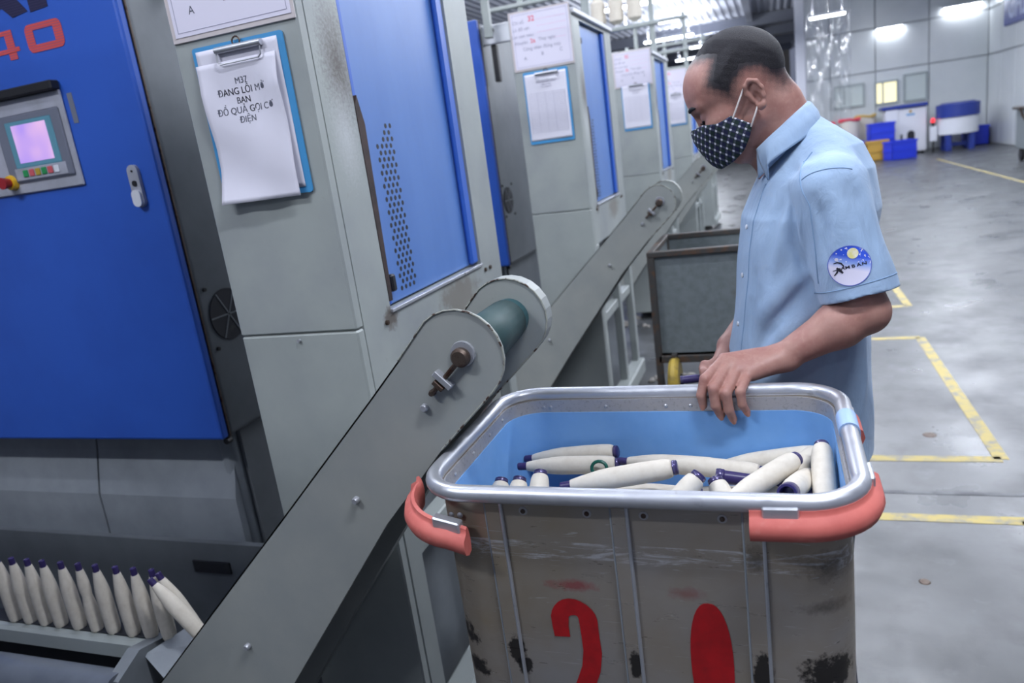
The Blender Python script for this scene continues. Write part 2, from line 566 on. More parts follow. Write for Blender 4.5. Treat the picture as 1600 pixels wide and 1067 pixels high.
# ------------------------------------------------------------------ fluorescent lamps
def lamp(x, y, z, L=1.2, label='', watts=LAMP_W, group='hanging fluorescent lamps over the machines', rods=True, wall=False):
    t_ = thing('fluorescent_lamp', label, 'lamp', (x, y, z), group)
    MB().box(x - L / 2, x + L / 2, y - .05, y + .05, z + .02, z + .07, .006).build('housing', 'white_plastic', t_)
    g = MB()
    for d in (-.028, .028):
        g.cyl((x - L / 2 + .02, y + d, z), (x + L / 2 - .02, y + d, z), .019, n=10)
    g.build('glowing_tube', 'tube_glow', t_, True)
    if rods:
        for d in (-.4, .4):
            MB().cyl((x + d * L, y, z + .07), (x + d * L, y, 4.61), .006, n=6).build('hanger_rod', 'steel', t_)
    ld = bpy.data.lights.new('lamp_light', 'AREA')
    ld.shape = 'RECTANGLE'
    ld.size, ld.size_y = L, .12
    ld.energy = watts
    ld.color = LAMP_COL
    lo = link(bpy.data.objects.new('lamp_light', ld))
    lo.parent = t_
    if wall:
        lo.location = (0, -.06, -.03)
        lo.rotation_euler = (R(45), 0, 0)
    else:
        lo.location = (0, 0, -.02)
        l2 = ld.copy()
        l2.energy = watts * .85
        up = link(bpy.data.objects.new('lamp_light', l2))
        up.parent = t_
        up.location = (0, 0, .09)
        up.rotation_euler = (math.pi, 0, 0)
    return t_
for i, y in enumerate((-3.6, -.8, 2.0, 4.9, 7.8, 10.7)):
    lamp(-2.2, y, 3.6, label='fluorescent lamp hanging above the machine row, out of the frame overhead', group='lamps overhead out of frame')
    if i:
        lamp(.9, y + 1.2, 3.6, label='fluorescent lamp hanging above the aisle, out of the frame overhead', group='lamps over the aisle out of frame')
for y in (10, 14, 18):  # unseen lamps added to brighten the back wall and far floor
    lamp(3.4, y, 4.2, label='added unseen fluorescent lamp high above the right hall, brightening the back wall', group='added unseen lamps over the right hall', watts=LAMP_W * 2)
for y, nm in ((13.6, 'nearest of the glaring fluorescent lamps above the machine tops'), (16.3, 'second nearest glaring fluorescent lamp above the machine tops'),
              (19.4, 'third glaring fluorescent lamp above the machine tops'), (22.6, 'fourth glaring fluorescent lamp, beside the top of the man\'s forehead'),
              (26, 'small far fluorescent lamp behind the man\'s forehead')):
    lamp(-2.25, y, 3.6, label=nm, watts=LAMP_W * 2)
    if y < 20:
        pass
lamp(1.36, 20.6, 3.6, .82, 'fluorescent lamp hanging in front of the clear plastic curtain', watts=40, group='lamps by the back wall')
lamp(3.14, 23.955, 3.36, .64, 'short fluorescent lamp on the white back wall above the yellow lit window', watts=5, group='lamps by the back wall', rods=False, wall=True)
lamp(4.88, 23.955, 3.60, .9, 'long fluorescent lamp high on the white back wall beside the right corner', watts=7, group='lamps by the back wall', rods=False, wall=True)

# ------------------------------------------------------------------ spinning machines
CX0, CX1 = -1.137, -.837       # the column (clipboard face) from left to right
def machine(y0, hs, label, detail):
    """y0: plane of the column face; hs: (x edge, y front, z bottom, z top) of the headstock"""
    T = thing('ring_spinning_machine', label, 'machine', (CX0, y0, 0), 'row of ring spinning machines')
    top = 2.08
    # column: front plates, gable frame around the blue door
    MB().box(CX0, CX1, y0, y0 + .03, 1.181, top, .004).build('front_plate', 'column_paint', T)
    MB().box(CX0, CX1, y0 + .001, y0 + .03, .06, 1.179, .004).build('front_plate', 'grey_paint', T)
    g0, g1 = y0 + .03, y0 + .90
    d0, d1, dz0, dz1 = y0 + .155, y0 + .735, 1.187, 2.052
    f = MB()
    f.box(CX1 - .03, CX1, g0, d0, 1.0, top).box(CX1 - .03, CX1, d1, g1, 1.0, top).box(CX1 - .03, CX1, d0, d1, 1.0, dz0).box(CX1 - .03, CX1, d0, d1, dz1, top)
    f.build('gable_frame', 'column_paint', T)
    MB().box(CX0, CX1 - .1, g0, g1, .06, top - .01).build('inner_casing', 'shaded_paint', T)
    MB().box(CX0, CX1, y0, g1, top, top + .006, .002).build('top_cap', 'grey_paint', T)
    MB().box(CX1 - .03, CX1 + .016, y0 + .01, g1, top - .012, top + .012, .004).build('roof_strip', 'white_plastic', T)
    # blue perforated door
    pd = MB().box(CX1 - .035, CX1 - .02, d0 + .012, d1 - .004, dz0 + .004, dz1 - .004, .003).build('perforated_door', 'perf_blue', T)
    MB().box(CX1 - .02, CX1 - .004, d1 - .05, d1 - .004, dz0 + .006, dz1 - .006, .006).build('door_flange', 'blue_paint', pd)
    MB().box(CX1 - .02, CX1 - .008, d0 + .012, d0 + .03, dz0 + .006, dz1 - .006, .004).build('door_flange', 'blue_paint', pd)
    MB().prism([(CX1 - .012, d0 + .002, dz0 + .02), (CX1 - .012, d0 + .016, dz0 + .02), (CX1 - .012, d0 + .030, 1.60), (CX1 - .012, d0 + .014, 1.66), (CX1 - .012, d0 + .002, 1.64)], (.013, 0, 0)).build('rusty_edge', 'rust', T)
    MB().box(CX1 - .006, CX1 + .006, d0, d1, dz0 - .006, dz0 + .002, .001).build('bright_sill', 'steel', T)
    MB().box(CX1 - .02, CX1 - .002, d0 + .035, d0 + .055, dz0 + .035, dz0 + .075, .004).build('door_catch', 'black', pd)
    MB().box(CX1 - .02, CX1 - .006, d0 + .035, d0 + .055, dz1 - .10, dz1 - .07, .004).build('door_catch', 'black', pd)
    h = MB()
    for r_ in range(27):
        for c_ in range(4):
            yy = y0 + .262 + c_ * .022 + (.011 if r_ % 2 else 0)
            zz = 1.612 - r_ * .0152
            lo_, hi_ = y0 + .235 + max(0, .09 - r_ * .016), y0 + .36
            if lo_ < yy < hi_ and not (r_ == 0 and c_ > 2):
                h.lathe((CX1 - .0205, yy, zz), (1, 0, 0), [(0, .0064), (.001, .0058)], 8)
    h.build('perforation', 'black', pd, kind='stuff')
    # lower gable bay: posts, rails and the panel set back behind them
    for a, b in ((g0, y0 + .10), (y0 + .47, y0 + .53), (y0 + .84, y0 + .90)):
        MB().box(CX1 - .04, CX1, a, b, .06, .998, .004).build('gable_post', 'grey_paint', T)
    MB().box(CX1 - .06, CX1 - .01, y0 + .10, y0 + .84, .58, .63, .004).build('gable_rail', 'grey_paint', T)
    MB().box(CX1 - .05, CX1 + .03, y0 + .02, y0 + .90, .06, .15, .008).build('foot_rail', 'grey_paint', T)
    for a in (.11, .54):
        MB().obox((CX1 - .03, y0 + a + .15, .84), (1, 0, 0), (0, .75, .66), (0, -.66, .75), .012, .2, .02).build('gable_brace', 'grey_paint', T)
    for yy, zz in ((y0 + .125, 1.165), (y0 + .80, 1.165), (y0 + .76, 1.165)):
        MB().cyl((CX1 - .002, yy, zz), (CX1 + .006, yy, zz), .006, n=8).build('bolt', 'dull_steel', T)
    if detail:
        MB().cyl((-.985, y0 + .003, 1.165), (-.985, y0 - .005, 1.165), .004, n=8).build('bolt', 'steel', T)
    # headstock: blue front door slab, dark side, round fan opening
    xe, yf, zb, zt = hs
    fr = MB().box(xe - (1.75 if detail else .5), xe, yf, yf + .03, zb, zt, .008, 2).build('blue_front_door', 'blue_front', T)
    sd = MB().box(xe - 1.7, xe - .004, yf + .034, yf + .75, zb - .005, zt - .01, .02, 3).build('headstock_casing', 'shaded_paint', T, True)
    MB().box(xe - .02, xe + .002, yf + .03, yf + .036, zb, zt, .001).build('door_gasket', 'dull_steel', T)
    fz = 1.14 if detail else 1.22
    fy = yf + .145
    MB().cyl((xe - .01, fy, fz), (xe + .001, fy, fz), .078, n=28).build('fan_opening', 'recess', T)
    gr = MB()
    for k in range(3):
        a = k * math.pi / 3
        gr.obox((xe + .002, fy, fz), (1, 0, 0), (0, math.cos(a), math.sin(a)), (0, -math.sin(a), math.cos(a)), .0008, .077, .0022)
    gr.build('fan_guard', 'shaded_paint', T)
    for dy, dz in ((-.075, .09), (-.075, -.09), (.09, .09), (.09, -.09)):
        MB().cyl((xe - .01, fy + dy, fz + dz), (xe + .003, fy + dy, fz + dz), .006, n=8).build('bolt', 'black', T)
    MB().cyl((xe - .01, yf + .02, zb - .012), (xe - .01, yf + .04, zb - .012), .010, n=10).build('door_foot', 'black', T)
    # machine bed behind and below the headstock
    MB().box(xe - 1.7, xe - .06, yf + .14, yf + .75, .05, zb - .006).build('bed_casing', 'shaded_paint', T)
    MB().cyl((xe - .10, yf + .125, .1), (xe - .10, yf + .125, zb - .01), .03, n=14).build('bed_pipe', 'lower_paint', T, True)
    if not detail:
        MB().box(xe - .02, xe + .30, yf + .08, yf + .12, zt - .13, zt - .03, .004).build('creel_bracket', 'white_plastic', T)
        MB().box(xe + .03, xe + .06, yf + .1, yf + .14, zt - .33, zt - .13, .004).build('creel_bracket', 'black', T)
        MB().cyl((xe + .05, yf + .07, zt - .06), (xe + .05, yf + .081, zt - .06), .018, n=12).build('bolt', 'black', T)
    # creel rails carried on posts above the machine
    for k in range(3):
        xx = CX1 - .05 - k * .55
        MB().box(xx - .02, xx + .02, y0 + .55, y0 + .59, top + .03, 2.75, .004).build('creel_post', 'grey_paint', T)
    for zz in (2.34, 2.68):
        MB().box(CX0 - 1.2, CX1, y0 + .53, y0 + .61, zz, zz + .03, .004).build('creel_rail', 'grey_paint', T)
    return T, fr

m0, _ = machine(-.93, (-1.575, -.60, .785, 2.4), 'ring spinning machine just behind the viewer, outside the frame', False)
m1, front1 = machine(1.31, (-1.575, 1.64, .785, 2.4), 'ring spinning machine nearest the cart, with big blue front door and lit screen', True)
m2, _ = machine(3.53, (-1.50, 4.10, .845, 2.22), 'second ring spinning machine, its blue door narrow behind the first column', False)
m3, _ = machine(6.00, (-1.50, 6.57, .845, 2.22), 'third ring spinning machine, left of the man\'s forehead', False)
m4, _ = machine(8.6, (-1.50, 9.17, .845, 2.22), 'fourth ring spinning machine, mostly hidden behind the man\'s face', False)
m5, _ = machine(11.2, (-1.50, 11.77, .845, 2.22), 'fifth ring spinning machine in the far end of the row', False)

# roving packages on the creel of the second to fourth machines
rov = None
k = 0
for y0, nm in ((3.53, 'second'), (6.0, 'third')):
    for i, xx in enumerate((-1.02, -1.17, -1.32)):
        zz = 2.37
        lab = 'pale roving package standing on the creel of the %s machine, %s from the aisle' % (nm, ('first', 'second', 'third')[i])
        if rov is None:
            rov = thing('roving_package', lab, 'bobbin', (xx, y0 + .57, zz), 'roving packages on the creels')
            MB().lathe((xx, y0 + .57, zz), (0, 0, 1), [(.02, .02), (.05, .06), (.21, .06), (.25, .025)], 16).build('roving', 'yarn', rov, True)
            MB().lathe((xx, y0 + .57, zz), (0, 0, 1), [(0, .022), (.03, .018), (.25, .015), (.28, .018)], 12).build('core_tube', 'white_plastic', rov, True)
        else:
            c_ = copy_tree(rov)
            c_.location = (xx, y0 + .57, zz)
            c_['label'] = lab

# --- extra detail of the first machine: lettering, screen unit, handle, lower panels
yf = 1.64
def P(x, z, d=0.):
    return (x, yf - .0008 - d, z)
# "0"
def rr(x0, x1, z0, z1, r, n=4):
    pts = []
    for cx, cz, a0 in ((x1 - r, z1 - r, 0), (x0 + r, z1 - r, 90), (x0 + r, z0 + r, 180), (x1 - r, z0 + r, 270)):
        for k in range(n + 1):
            a = R(a0 + 90 * k / n)
            pts.append((cx + r * math.cos(a), cz + r * math.sin(a)))
    return pts
o_ = [P(x, z) for x, z in rr(-1.907, -1.772, 1.932, 2.004, .018)]
i_ = [P(x, z) for x, z in rr(-1.877, -1.803, 1.951, 1.988, .002)]
lt = MB().ring(o_, i_, (0, -.0006, 0))
lt.build('printed_digit', 'orange_print', front1)
lt = MB()
lt.ring([P(-2.06, 1.945), P(-1.955, 1.945), P(-1.955, 2.004), P(-2.03, 2.004)], [P(-2.03, 1.957), P(-1.985, 1.957), P(-1.985, 1.992), P(-2.01, 1.992)], (0, -.0006, 0))
lt.prism([P(-1.985, 1.928), P(-1.955, 1.928), P(-1.955, 1.946), P(-1.985, 1.946)], (0, -.0006, 0))
lt.prism([P(-1.956, 1.947), P(-1.940, 1.947), P(-1.940, 1.958), P(-1.956, 1.958)], (0, -.0006, 0))
lt.build('printed_digit', 'orange_print', front1)
lt = MB()      # A
lt.prism([P(-2.03, 2.17), P(-1.985, 2.17), P(-1.875, 2.037), P(-1.935, 2.03), P(-1.965, 2.058), P(-2.06, 2.058), P(-2.09, 2.03), P(-2.15, 2.03)], (0, -.0006, 0))
lt.build('printed_letter', 'navy_print', front1)
lt = MB().prism([P(-1.866, 2.032), P(-1.800, 2.036), P(-1.800, 2.17), P(-1.866, 2.17)], (0, -.0006, 0))
lt.build('printed_letter', 'navy_print', front1)
# lock handle
MB().prism([P(x, z) for x, z in rr(-1.668, -1.632, 1.487, 1.602, .017, 5)], (0, -.010, 0)).build('lock_handle', 'panel_grey', front1, True)
MB().prism([P(x, z, .010) for x, z in rr(-1.665, -1.635, 1.489, 1.535, .014, 5)], (0, -.008, 0)).build('lock_lever', 'white_plastic', front1, True)
MB().cyl(P(-1.650, 1.552, .010), P(-1.650, 1.552, .013), .008, n=12).build('lock_barrel', 'black', front1)
MB().cyl(P(-1.650, 1.585, .010), P(-1.650, 1.585, .012), .003, n=8).build('lock_barrel', 'black', front1)
# control panel
cp = MB().box(-2.20, -1.835, yf - .008, yf + .0, 1.569, 1.829, .003).build('control_panel', 'panel_grey', m1)
MB().box(-2.20, -1.833, yf - .03, yf - .001, 1.829, 1.853, .003).build('panel_hood', 'black', cp)
MB().box(-2.105, -1.852, yf - .013, yf - .007, 1.600, 1.786, .004).build('screen_bezel', 'bezel', cp)
MB().box(-2.065, -1.885, yf - .0145, yf - .012, 1.640, 1.768, .002).build('screen_edge', 'cyan_edge', cp)
MB().box(-2.043, -1.908, yf - .016, yf - .014, 1.653, 1.757, .001).build('screen', 'screen', cp)
MB().box(-2.075, -1.873, yf - .0150, yf - .0125, 1.606, 1.640, .001).build('key_strip', 'panel_grey', cp)
for i, mt in enumerate(('green_key', 'red_key', 'ochre_key', 'green_key', 'red_key', 'white_plastic')):
    x = -2.043 + i * .0245
    MB().box(x, x + .019, yf - .018, yf - .0145, 1.614, 1.634, .0015).build('key', mt, cp)
MB().cyl((-2.102, yf - .008, 1.605), (-2.102, yf - .022, 1.605), .023, .020, 20).build('emergency_stop_collar', 'yellow_knob', cp, True)
MB().cyl((-2.102, yf - .022, 1.605), (-2.102, yf - .045, 1.605), .013, .017, 20).build('emergency_stop_button', 'red_knob', cp, True)
MB().box(-1.818, -1.800, yf - .0012, yf, 1.735, 1.815).build('old_tape_mark', 'bezel', front1)
# lower grey panels, bent outward at mid height, with a gap between the two
def low_panel(x0, x1):
    y_ = 1.72
    pl = [(y_ + .05, .775), (y_ + .035, .70), (y_ - .005, .55), (y_ - .01, .34), (y_ + .02, .33), (y_ + .03, .55), (y_ + .07, .70), (y_ + .08, .775)]
    MB().prism([(x0, a, b) for a, b in pl], (x1 - x0, 0, 0)).build('lower_panel', 'lower_paint', m1)
low_panel(-3.3, -2.242)
low_panel(-2.234, -1.655)
MB().box(-3.3, -1.15, 1.69, 1.71, .03, .40).build('back_plate', 'shaded_paint', m1)
MB().box(-1.87, -1.72, 1.684, 1.69, .292, .333).build('back_plate_notch', 'recess', m1)
# rail with pegs on which doffed bobbins travel
MB().prism([(-3.3, 1.16, .505), (-3.3, 1.092, .512), (-3.3, 1.082, .508), (-3.3, 1.075, .478), (-3.3, 1.16, .470)], (1.88, 0, 0)).build('bobbin_rail', 'grey_paint', m1)
MB().box(-3.3, -1.425, 1.108, 1.15, .506, .5135).build('peg_slot', 'recess', m1)
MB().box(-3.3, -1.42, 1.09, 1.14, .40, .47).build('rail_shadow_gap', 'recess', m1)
MB().cyl((-3.3, .985, .452), (-1.405, .985, .452), .058, n=32).build('drive_shaft_cover', 'shaft_paint', m1, True)
MB().prism([(-1.425, .94, .30), (-1.425, 1.08, .30), (-1.425, 1.15, .505), (-1.425, 1.05, .53), (-1.425, .98, .50)], (.035, 0, 0)).build('rail_end_bracket', 'shaded_paint', m1)
MB().prism([(-1.395, 1.06, .508), (-1.325, 1.16, .533), (-1.236, 1.14, .512), (-1.29, 1.03, .445)], (0, .004, -.010)).build('chute_plate', 'lower_paint', m1)

# ------------------------------------------------------------------ inclined conveyors
def conveyor(dy, label, detail, dx=0., far_dx=0.):
    t_ = thing('inclined_conveyor', label, 'conveyor', (-.46 + dx, 1.0 + dy, 0), 'inclined conveyors of the machine row')
    cx, cz, r = -.470, 1.205, .076
    def plate(y, sc=1.):
        d = Vector((-.70, -.72)).normalized()        # down the slope
        pts = []
        top = [(-1.56, .235), (-1.293, .496), (-.875, .905), (-.638, 1.139), (-.575, 1.203)]
        pts += [(x + dx, y + dy, z) for x, z in top]
        a0 = math.atan2(1.273 - cz, -.526 - cx)
        for k in range(13):
            a = R(128) - R(176) * k / 12
            pts.append((cx + dx + r * math.cos(a), y + dy, cz + r * math.sin(a)))
        pts += [(x + dx, y + dy, z) for x, z in ((-.524, 1.050), (-.654, .908), (-.933, .546), (-1.16, .235))]
        return pts
    near = MB().prism(plate(1.0), (0, .006, 0)).build('side_plate', 'conveyor_paint', t_)
    far = MB().prism(plate(1.235), (0, .035, 0)).build('side_plate', 'conveyor_paint', t_)
    for y, pz in ((.9995, near), (1.2345, far)):
        pl = plate(y)
        MB().tube([p for p in pl[4:19]], .0016, 6).build('chipped_edge', 'edge_rust', pz)
    # flange returning along the upper and lower edges
    fl = MB()
    pl = plate(1.0)
    for a, b in ((0, 4),):
        for q in range(a, b):
            p0, p1 = Vector(pl[q]), Vector(pl[q + 1])
            fl.prism([p0, p1, p1 + Vector((0, .03, 0)), p0 + Vector((0, .03, 0))], (.002, 0, -.002))
    fl.build('top_flange', 'conveyor_paint', t_)
    ax = (-.464 + dx, 1.208)
    MB().cyl((ax[0], 1.006 + dy, ax[1]), (ax[0], 1.235 + dy, ax[1]), .036, n=28).build('drive_roller', 'teal', t_, True)
    # belt: runs over the roller and down the slope
    s = Vector((-.72, 0, -.70)).normalized()
    nrm = Vector((-.70, 0, .72)).normalized()
    bp = []
    c0 = Vector((ax[0], 0, ax[1]))
    R_ = .039
    for k in range(11):
        a = k / 10 * math.pi
        bp.append(c0 + nrm * (R_ * math.cos(a)) + (-s) * (R_ * math.sin(a)))
    lo_ = c0 + s * 1.15
    outl = [lo_ + nrm * R_] + bp + [lo_ - nrm * R_]
    b = MB()
    n_ = len(outl)
    for y in (1.03, 1.21):
        for p in outl:
            b.v.append((p.x, y + dy, p.z))
        for p in outl:
            pass
    for i in range(n_ - 1):
        b.f.append((i, i + 1, n_ + i + 1, n_ + i))
    ob = b.build('belt', 'belt', t_, True)
    sm = ob.modifiers.new('s', 'SOLIDIFY')
    sm.thickness = .003
    # tension bolt set on the near plate
    def bolt(x, z, r_, h, mat='dull_steel', name='bolt', n=16):
        return MB().lathe((x + dx, 1.0 + dy, z), (0, -1, 0), [(0, r_), (h * .7, r_), (h, r_ * .75)], n).build(name, mat, t_, True)
    MB().lathe((-.460 + dx, 1.0 + dy, 1.211), (0, -1, 0), [(0, .021), (.004, .020)], 18).build('shaft_washer', 'steel', t_)
    bolt(-.462, 1.207, .0155, .016, 'dull_steel', 'shaft_end')
    MB().cyl((-.470 + dx, .992 + dy, 1.198), (-.520 + dx, .992 + dy, 1.150), .0042, n=10).build('tension_screw', 'dull_steel', t_)
    MB().obox((-.497 + dx, .993 + dy, 1.172), (.7, 0, -.72), (0, 1, 0), (.72, 0, .7), .018, .008, .005, .001).build('tension_block', 'steel', t_)
    MB().obox((-.505 + dx, .991 + dy, 1.164), (.7, 0, -.72), (0, 1, 0), (.72, 0, .7), .010, .008, .004, .001).build('lock_nut', 'dull_steel', t_)
    bolt(-.521, 1.150, .0055, .012, n=8)
    bolt(-.541, 1.124, .0065, .008, 'steel')
    bolt(-.703, .955, .0065, .010, 'steel')
    bolt(-1.024, .622, .0065, .010, 'steel')
    for y in (1.05, 1.22):
        MB().box(-1.22 + dx, -1.18 + dx, y + dy - .02, y + dy + .02, 0, .30).build('support_leg', 'shaded_paint', t_)
    return t_
cv = conveyor(0, 'nearest inclined grey conveyor with chipped rounded end and teal roller, beside the cart', True)
cv2 = conveyor(2.21, 'second inclined grey conveyor, behind the tip of the nearest one', False)
cv3 = conveyor(4.45, 'third inclined grey conveyor, below the man\'s checked mask', False)
cv4 = conveyor(6.9, 'fourth inclined grey conveyor, farthest seen, hidden behind the man', False)

# lint and scraps lying under the conveyors
mb = MB()
for k in range(70):
    m_ = random.choice((0, 1, 1, 1, 2, 2))
    cxx, cyy = random.uniform(-1.35, -.55), random.uniform(1.35, 2.3) + 2.2 * m_
    for q in range(4):
        r_ = random.uniform(.008, .03)
        mb.lathe((cxx + random.uniform(-.04, .04), cyy + random.uniform(-.04, .04), 0), (random.uniform(-.4, .4), random.uniform(-.4, .4), 1), [(0, r_), (r_ * .5, r_ * .9), (r_ * .9, r_ * .3)], 7)
o = mb.build('lint_scraps', 'lint', None, True, kind='stuff')
tag(o, 'grey lint and fibre scraps lying on the floor beneath the conveyors', 'lint')

# ------------------------------------------------------------------ notices and clipboards on the columns
def notice(y0, label, near):
    t_ = thing('notice_board', label, 'notice', (-.98, y0, 1.9), 'notice boards on the machine columns')
    x0, x1, z0, z1 = (-1.132, -.838, 1.797, 2.06)
    yb = y0 - .004
    MB().box(x0, x1, yb, y0, z0, z1, .001).build('backing_sheet', 'board_frame', t_)
    MB().box(x0 + .010, x1 - .006, yb - .0012, yb, z0 + .010, z1 - .008).build('printed_sheet', 'laminate', t_)
    yy = yb - .0016
    ln = MB()
    for a, b, c_, d in ((x0 + .018, x1 - .014, z0 + .0175, z0 + .0185), (x0 + .018, x1 - .014, z1 - .0165, z1 - .0155), (x0 + .018, x0 + .019, z0 + .018, z1 - .016), (x1 - .015, x1 - .014, z0 + .018, z1 - .016)):
        ln.box(a, b, yy, yy + .0005, c_, d)
    ln.build('border_line', 'ink_faint', t_)
    tx = MB()
    U, V = (1, 0, 0), (0, 0, 1)
    for s_, x, z, sz in (('Chi số:', -1.085, 2.005, .020), ('Lô đổ sợi:', -1.075, 1.975, .020), ('Lot cam màu:', -1.070, 1.945, .020), ('Khuyên:', -1.080, 1.916, .020),
                         ('Thay ngày:', -.955, 1.920, .020), ('Công nhân đứng máy', -.985, 1.886, .021)):
        text_on(tx, s_, (x, yy, z), U, V, sz)
    for s_, x, z in (('A', -1.07, 1.845), ('B', -.985, 1.855), ('C', -.895, 1.860)):
        text_on(tx, s_, (x, yy, z), U, V, .022)
    tx.build('printed_lettering', 'ink_faint' if not near else 'ink', t_)
    rd = MB()
    text_on(rd, '32', (-1.022, yy, 2.010), U, V, .032, .03)
    text_on(rd, '2a', (-1.025, yy, 1.916), U, V, .026, .02)
    rd.build('marker_writing', 'ink_red', t_)
    pk = MB()
    for z in (2.012, 1.984, 1.956):
        pk.box(-1.0, -.86, yy, yy + .0005, z, z + .0012)
    pk.box(-.925, -.865, yy, yy + .0005, 1.922, 1.9232)
    pk.build('pink_line', 'ink_pink', t_)
    if not near:
        t_.location.z += .055
    return t_
def clipboard(y0, xc, label, bent, z0=1.475, z1=1.782, w=.218, dx=0.):
    t_ = thing('clipboard', label, 'clipboard', (xc, y0, z1), 'blue clipboards on the machine columns')
    yb = y0 - .005
    MB().prism([(x, yb, z) for x, z in rr(xc - w / 2, xc + w / 2, z0, z1, .006, 3)], (0, .003, 0)).build('board', 'clip_blue', t_)
    # top sheet, a little crumpled, lifting at its foot
    rnd = random.Random(int(y0 * 100))
    ph = [rnd.uniform(0, 6) for _ in range(6)]
    def sheet(off, x0, x1, zt, zb, amp, curl, name):
        def fn(u, v):
            x = x0 + (x1 - x0) * u
            z = zt + (zb - zt) * v
            d = amp * (math.sin(5 * u + ph[0] + 3 * v) * .5 + math.sin(9 * v + ph[1] - 4 * u) * .4 + math.sin(13 * u + 7 * v + ph[2]) * .2 + .6)
            d *= min(1, v * 5)
            d += curl * max(0, v - .55) ** 2 * (1.2 - .6 * u) * 4
            sh = -amp * 1.2 * math.sin(3.1 * v) * (1 - u) * .8
            return (x - sh * 1.0, yb - off - max(d, 0), z)
        b = MB().grid(fn, 22, 30)
        o = b.build(name, 'paper', t_, True)
        md = o.modifiers.new('t', 'SOLIDIFY')
        md.thickness = .0006
        return fn
    if bent:
        sheet(.0006, xc - w / 2 + .008, xc + w / 2 - .014, z1 - .008, z0 + .012, .001, 0, 'lower_sheet')
        fn = sheet(.003, xc - w / 2 + .004, xc + w / 2 - .022, z1 - .035, z0 - .004, .007, .012, 'top_sheet')
    else:
        fn = sheet(.0008, xc - w / 2 + .006, xc + w / 2 - .010, z1 - .012, z0 + .014, .0008, 0, 'top_sheet')
    MB().cyl((xc - .058 + .01, yb - .006, z1 - .014), (xc + .062, yb - .006, z1 - .014), .0065, n=12).build('clip_bar', 'steel', t_, True)
    MB().tube([(xc - .046, yb - .007, z1 - .016), (xc - .046, yb - .009, z1 - .036), (xc - .040, yb - .009, z1 - .041), (xc + .052, yb - .009, z1 - .041), (xc + .058, yb - .009, z1 - .036), (xc + .058, yb - .007, z1 - .016)], .0016, 6).build('clip_wire', 'steel', t_, True)
    MB().tube([(xc + .005 + .009 * math.cos(a), yb - .006, z1 - .004 + .009 * math.sin(a)) for a in [R(-30 + 30 * q) for q in range(9)]], .0018, 6).build('clip_hook', 'dull_steel', t_, True)
    tx = MB()
    if bent:
        # printed words follow the crumpled sheet
        x0, x1, zt, zb = xc - w / 2 + .004, xc + w / 2 - .022, z1 - .035, z0 - .004
        for s_, u, v, sz in (('M37', .52, .165, .0175), ('ĐANG LỖI MỞ', .50, .235, .0185), ('BAN', .50, .300, .0175), ('ĐỒ QUẢ GỌI CƠ', .51, .368, .0185), ('ĐIỆN', .51, .435, .0175)):
            vv, ff = text_geo(s_)
            n0 = len(vv)
            ff = list(ff) + [tuple(i + n0 for i in q) for q in ff]
            vv = [(p[0] - .016, p[1]) for p in vv] + [(p[0] + .016, p[1]) for p in vv]
            pts = []
            for p in vv:
                uu = u + p[0] * sz / (x1 - x0)
                w_ = v - p[1] * sz / (zt - zb)
                q = Vector(fn(uu, w_))
                q.y -= .0009
                pts.append(q)
            tx.add(pts, ff)
        tx.build('printed_lettering', 'ink', t_)
    else:
        for k in range(3):
            text_on(tx, ('BẢNG GHI SẢN LƯỢNG', 'Ngày ca máy', 'Tên công nhân')[k], (xc, yb - .0032, z1 - .055 - .011 * k), (1, 0, 0), (0, 0, 1), .009)
        for k in range(18):
            z = z1 - .10 - k * .0105
            tx.box(xc - .09, xc + .085, yb - .0030, yb - .0026, z, z + .0006)
        for xx in (-.09, -.05, -.01, .03, .085):
            tx.box(xc + xx, xc + xx + .0006, yb - .0030, yb - .0026, z, z1 - .10)
        tx.build('printed_table', 'ink_faint', t_)
    return t_
notice(1.31, 'white laminated notice with printed border, above the crumpled M37 sheet', True)
notice(3.53, 'white notice with red handwriting on the second machine column', False)
notice(6.00, 'pale notice on the third machine column, beside the glaring lamps', False)
notice(8.6, 'pale notice on the fourth machine column, beside the man\'s forehead', False)
clipboard(1.31, -.982, 'blue clipboard holding the crumpled sheet printed M37', True)
clipboard(3.53, -.985, 'blue clipboard with a smooth white form on the second machine column', False, 1.515, 1.845)
clipboard(6.00, -.975, 'blue clipboard with a white form on the third machine column', False, 1.53, 1.875)
clipboard(8.6, -.975, 'blue clipboard half hidden by the man\'s face, on the fourth machine column', False, 1.53, 1.875)

# ------------------------------------------------------------------ yarn bobbins
def bobbin_proto(label, group):
    t_ = thing('yarn_bobbin', label, 'bobbin', (0, 0, 0), group)
    MB().lathe((0, 0, 0), (0, 0, 1), [(.0, .0115), (.001, .0135), (.007, .0135), (.009, .0118), (.03, .0102), (.19, .0082)], 18).build('core_tube', 'purple', t_, True)
    MB().lathe((0, 0, 0), (0, 0, 1), [(.0035, .0136), (.0045, .0139), (.0060, .0139), (.0070, .0136)], 18).build('bright_ring', 'chrome', t_, True)
    MB().lathe((0, 0, 0), (0, 0, 1), [(.008, .0125), (.010, .0158), (.016, .0178), (.028, .0192), (.06, .0200), (.11, .0196), (.125, .0185), (.15, .0146), (.170, .0106), (.1745, .0092)], 22).build('yarn_winding', 'yarn', t_, True)
    MB().lathe((0, 0, 0), (0, 0, 1), [(.170, .0082), (.175, .0084), (.1905, .0080), (.192, .0070), (.1905, .0058), (.180, .0055)], 18).build('tube_tip', 'purple', t_, True)
    return t_
def aim(o, base, tip):
    d = Vector(tip) - Vector(base)
    o.rotation_mode = 'QUATERNION'
    o.rotation_quaternion = Vector((0, 0, 1)).rotation_difference(d)
    o.location = base
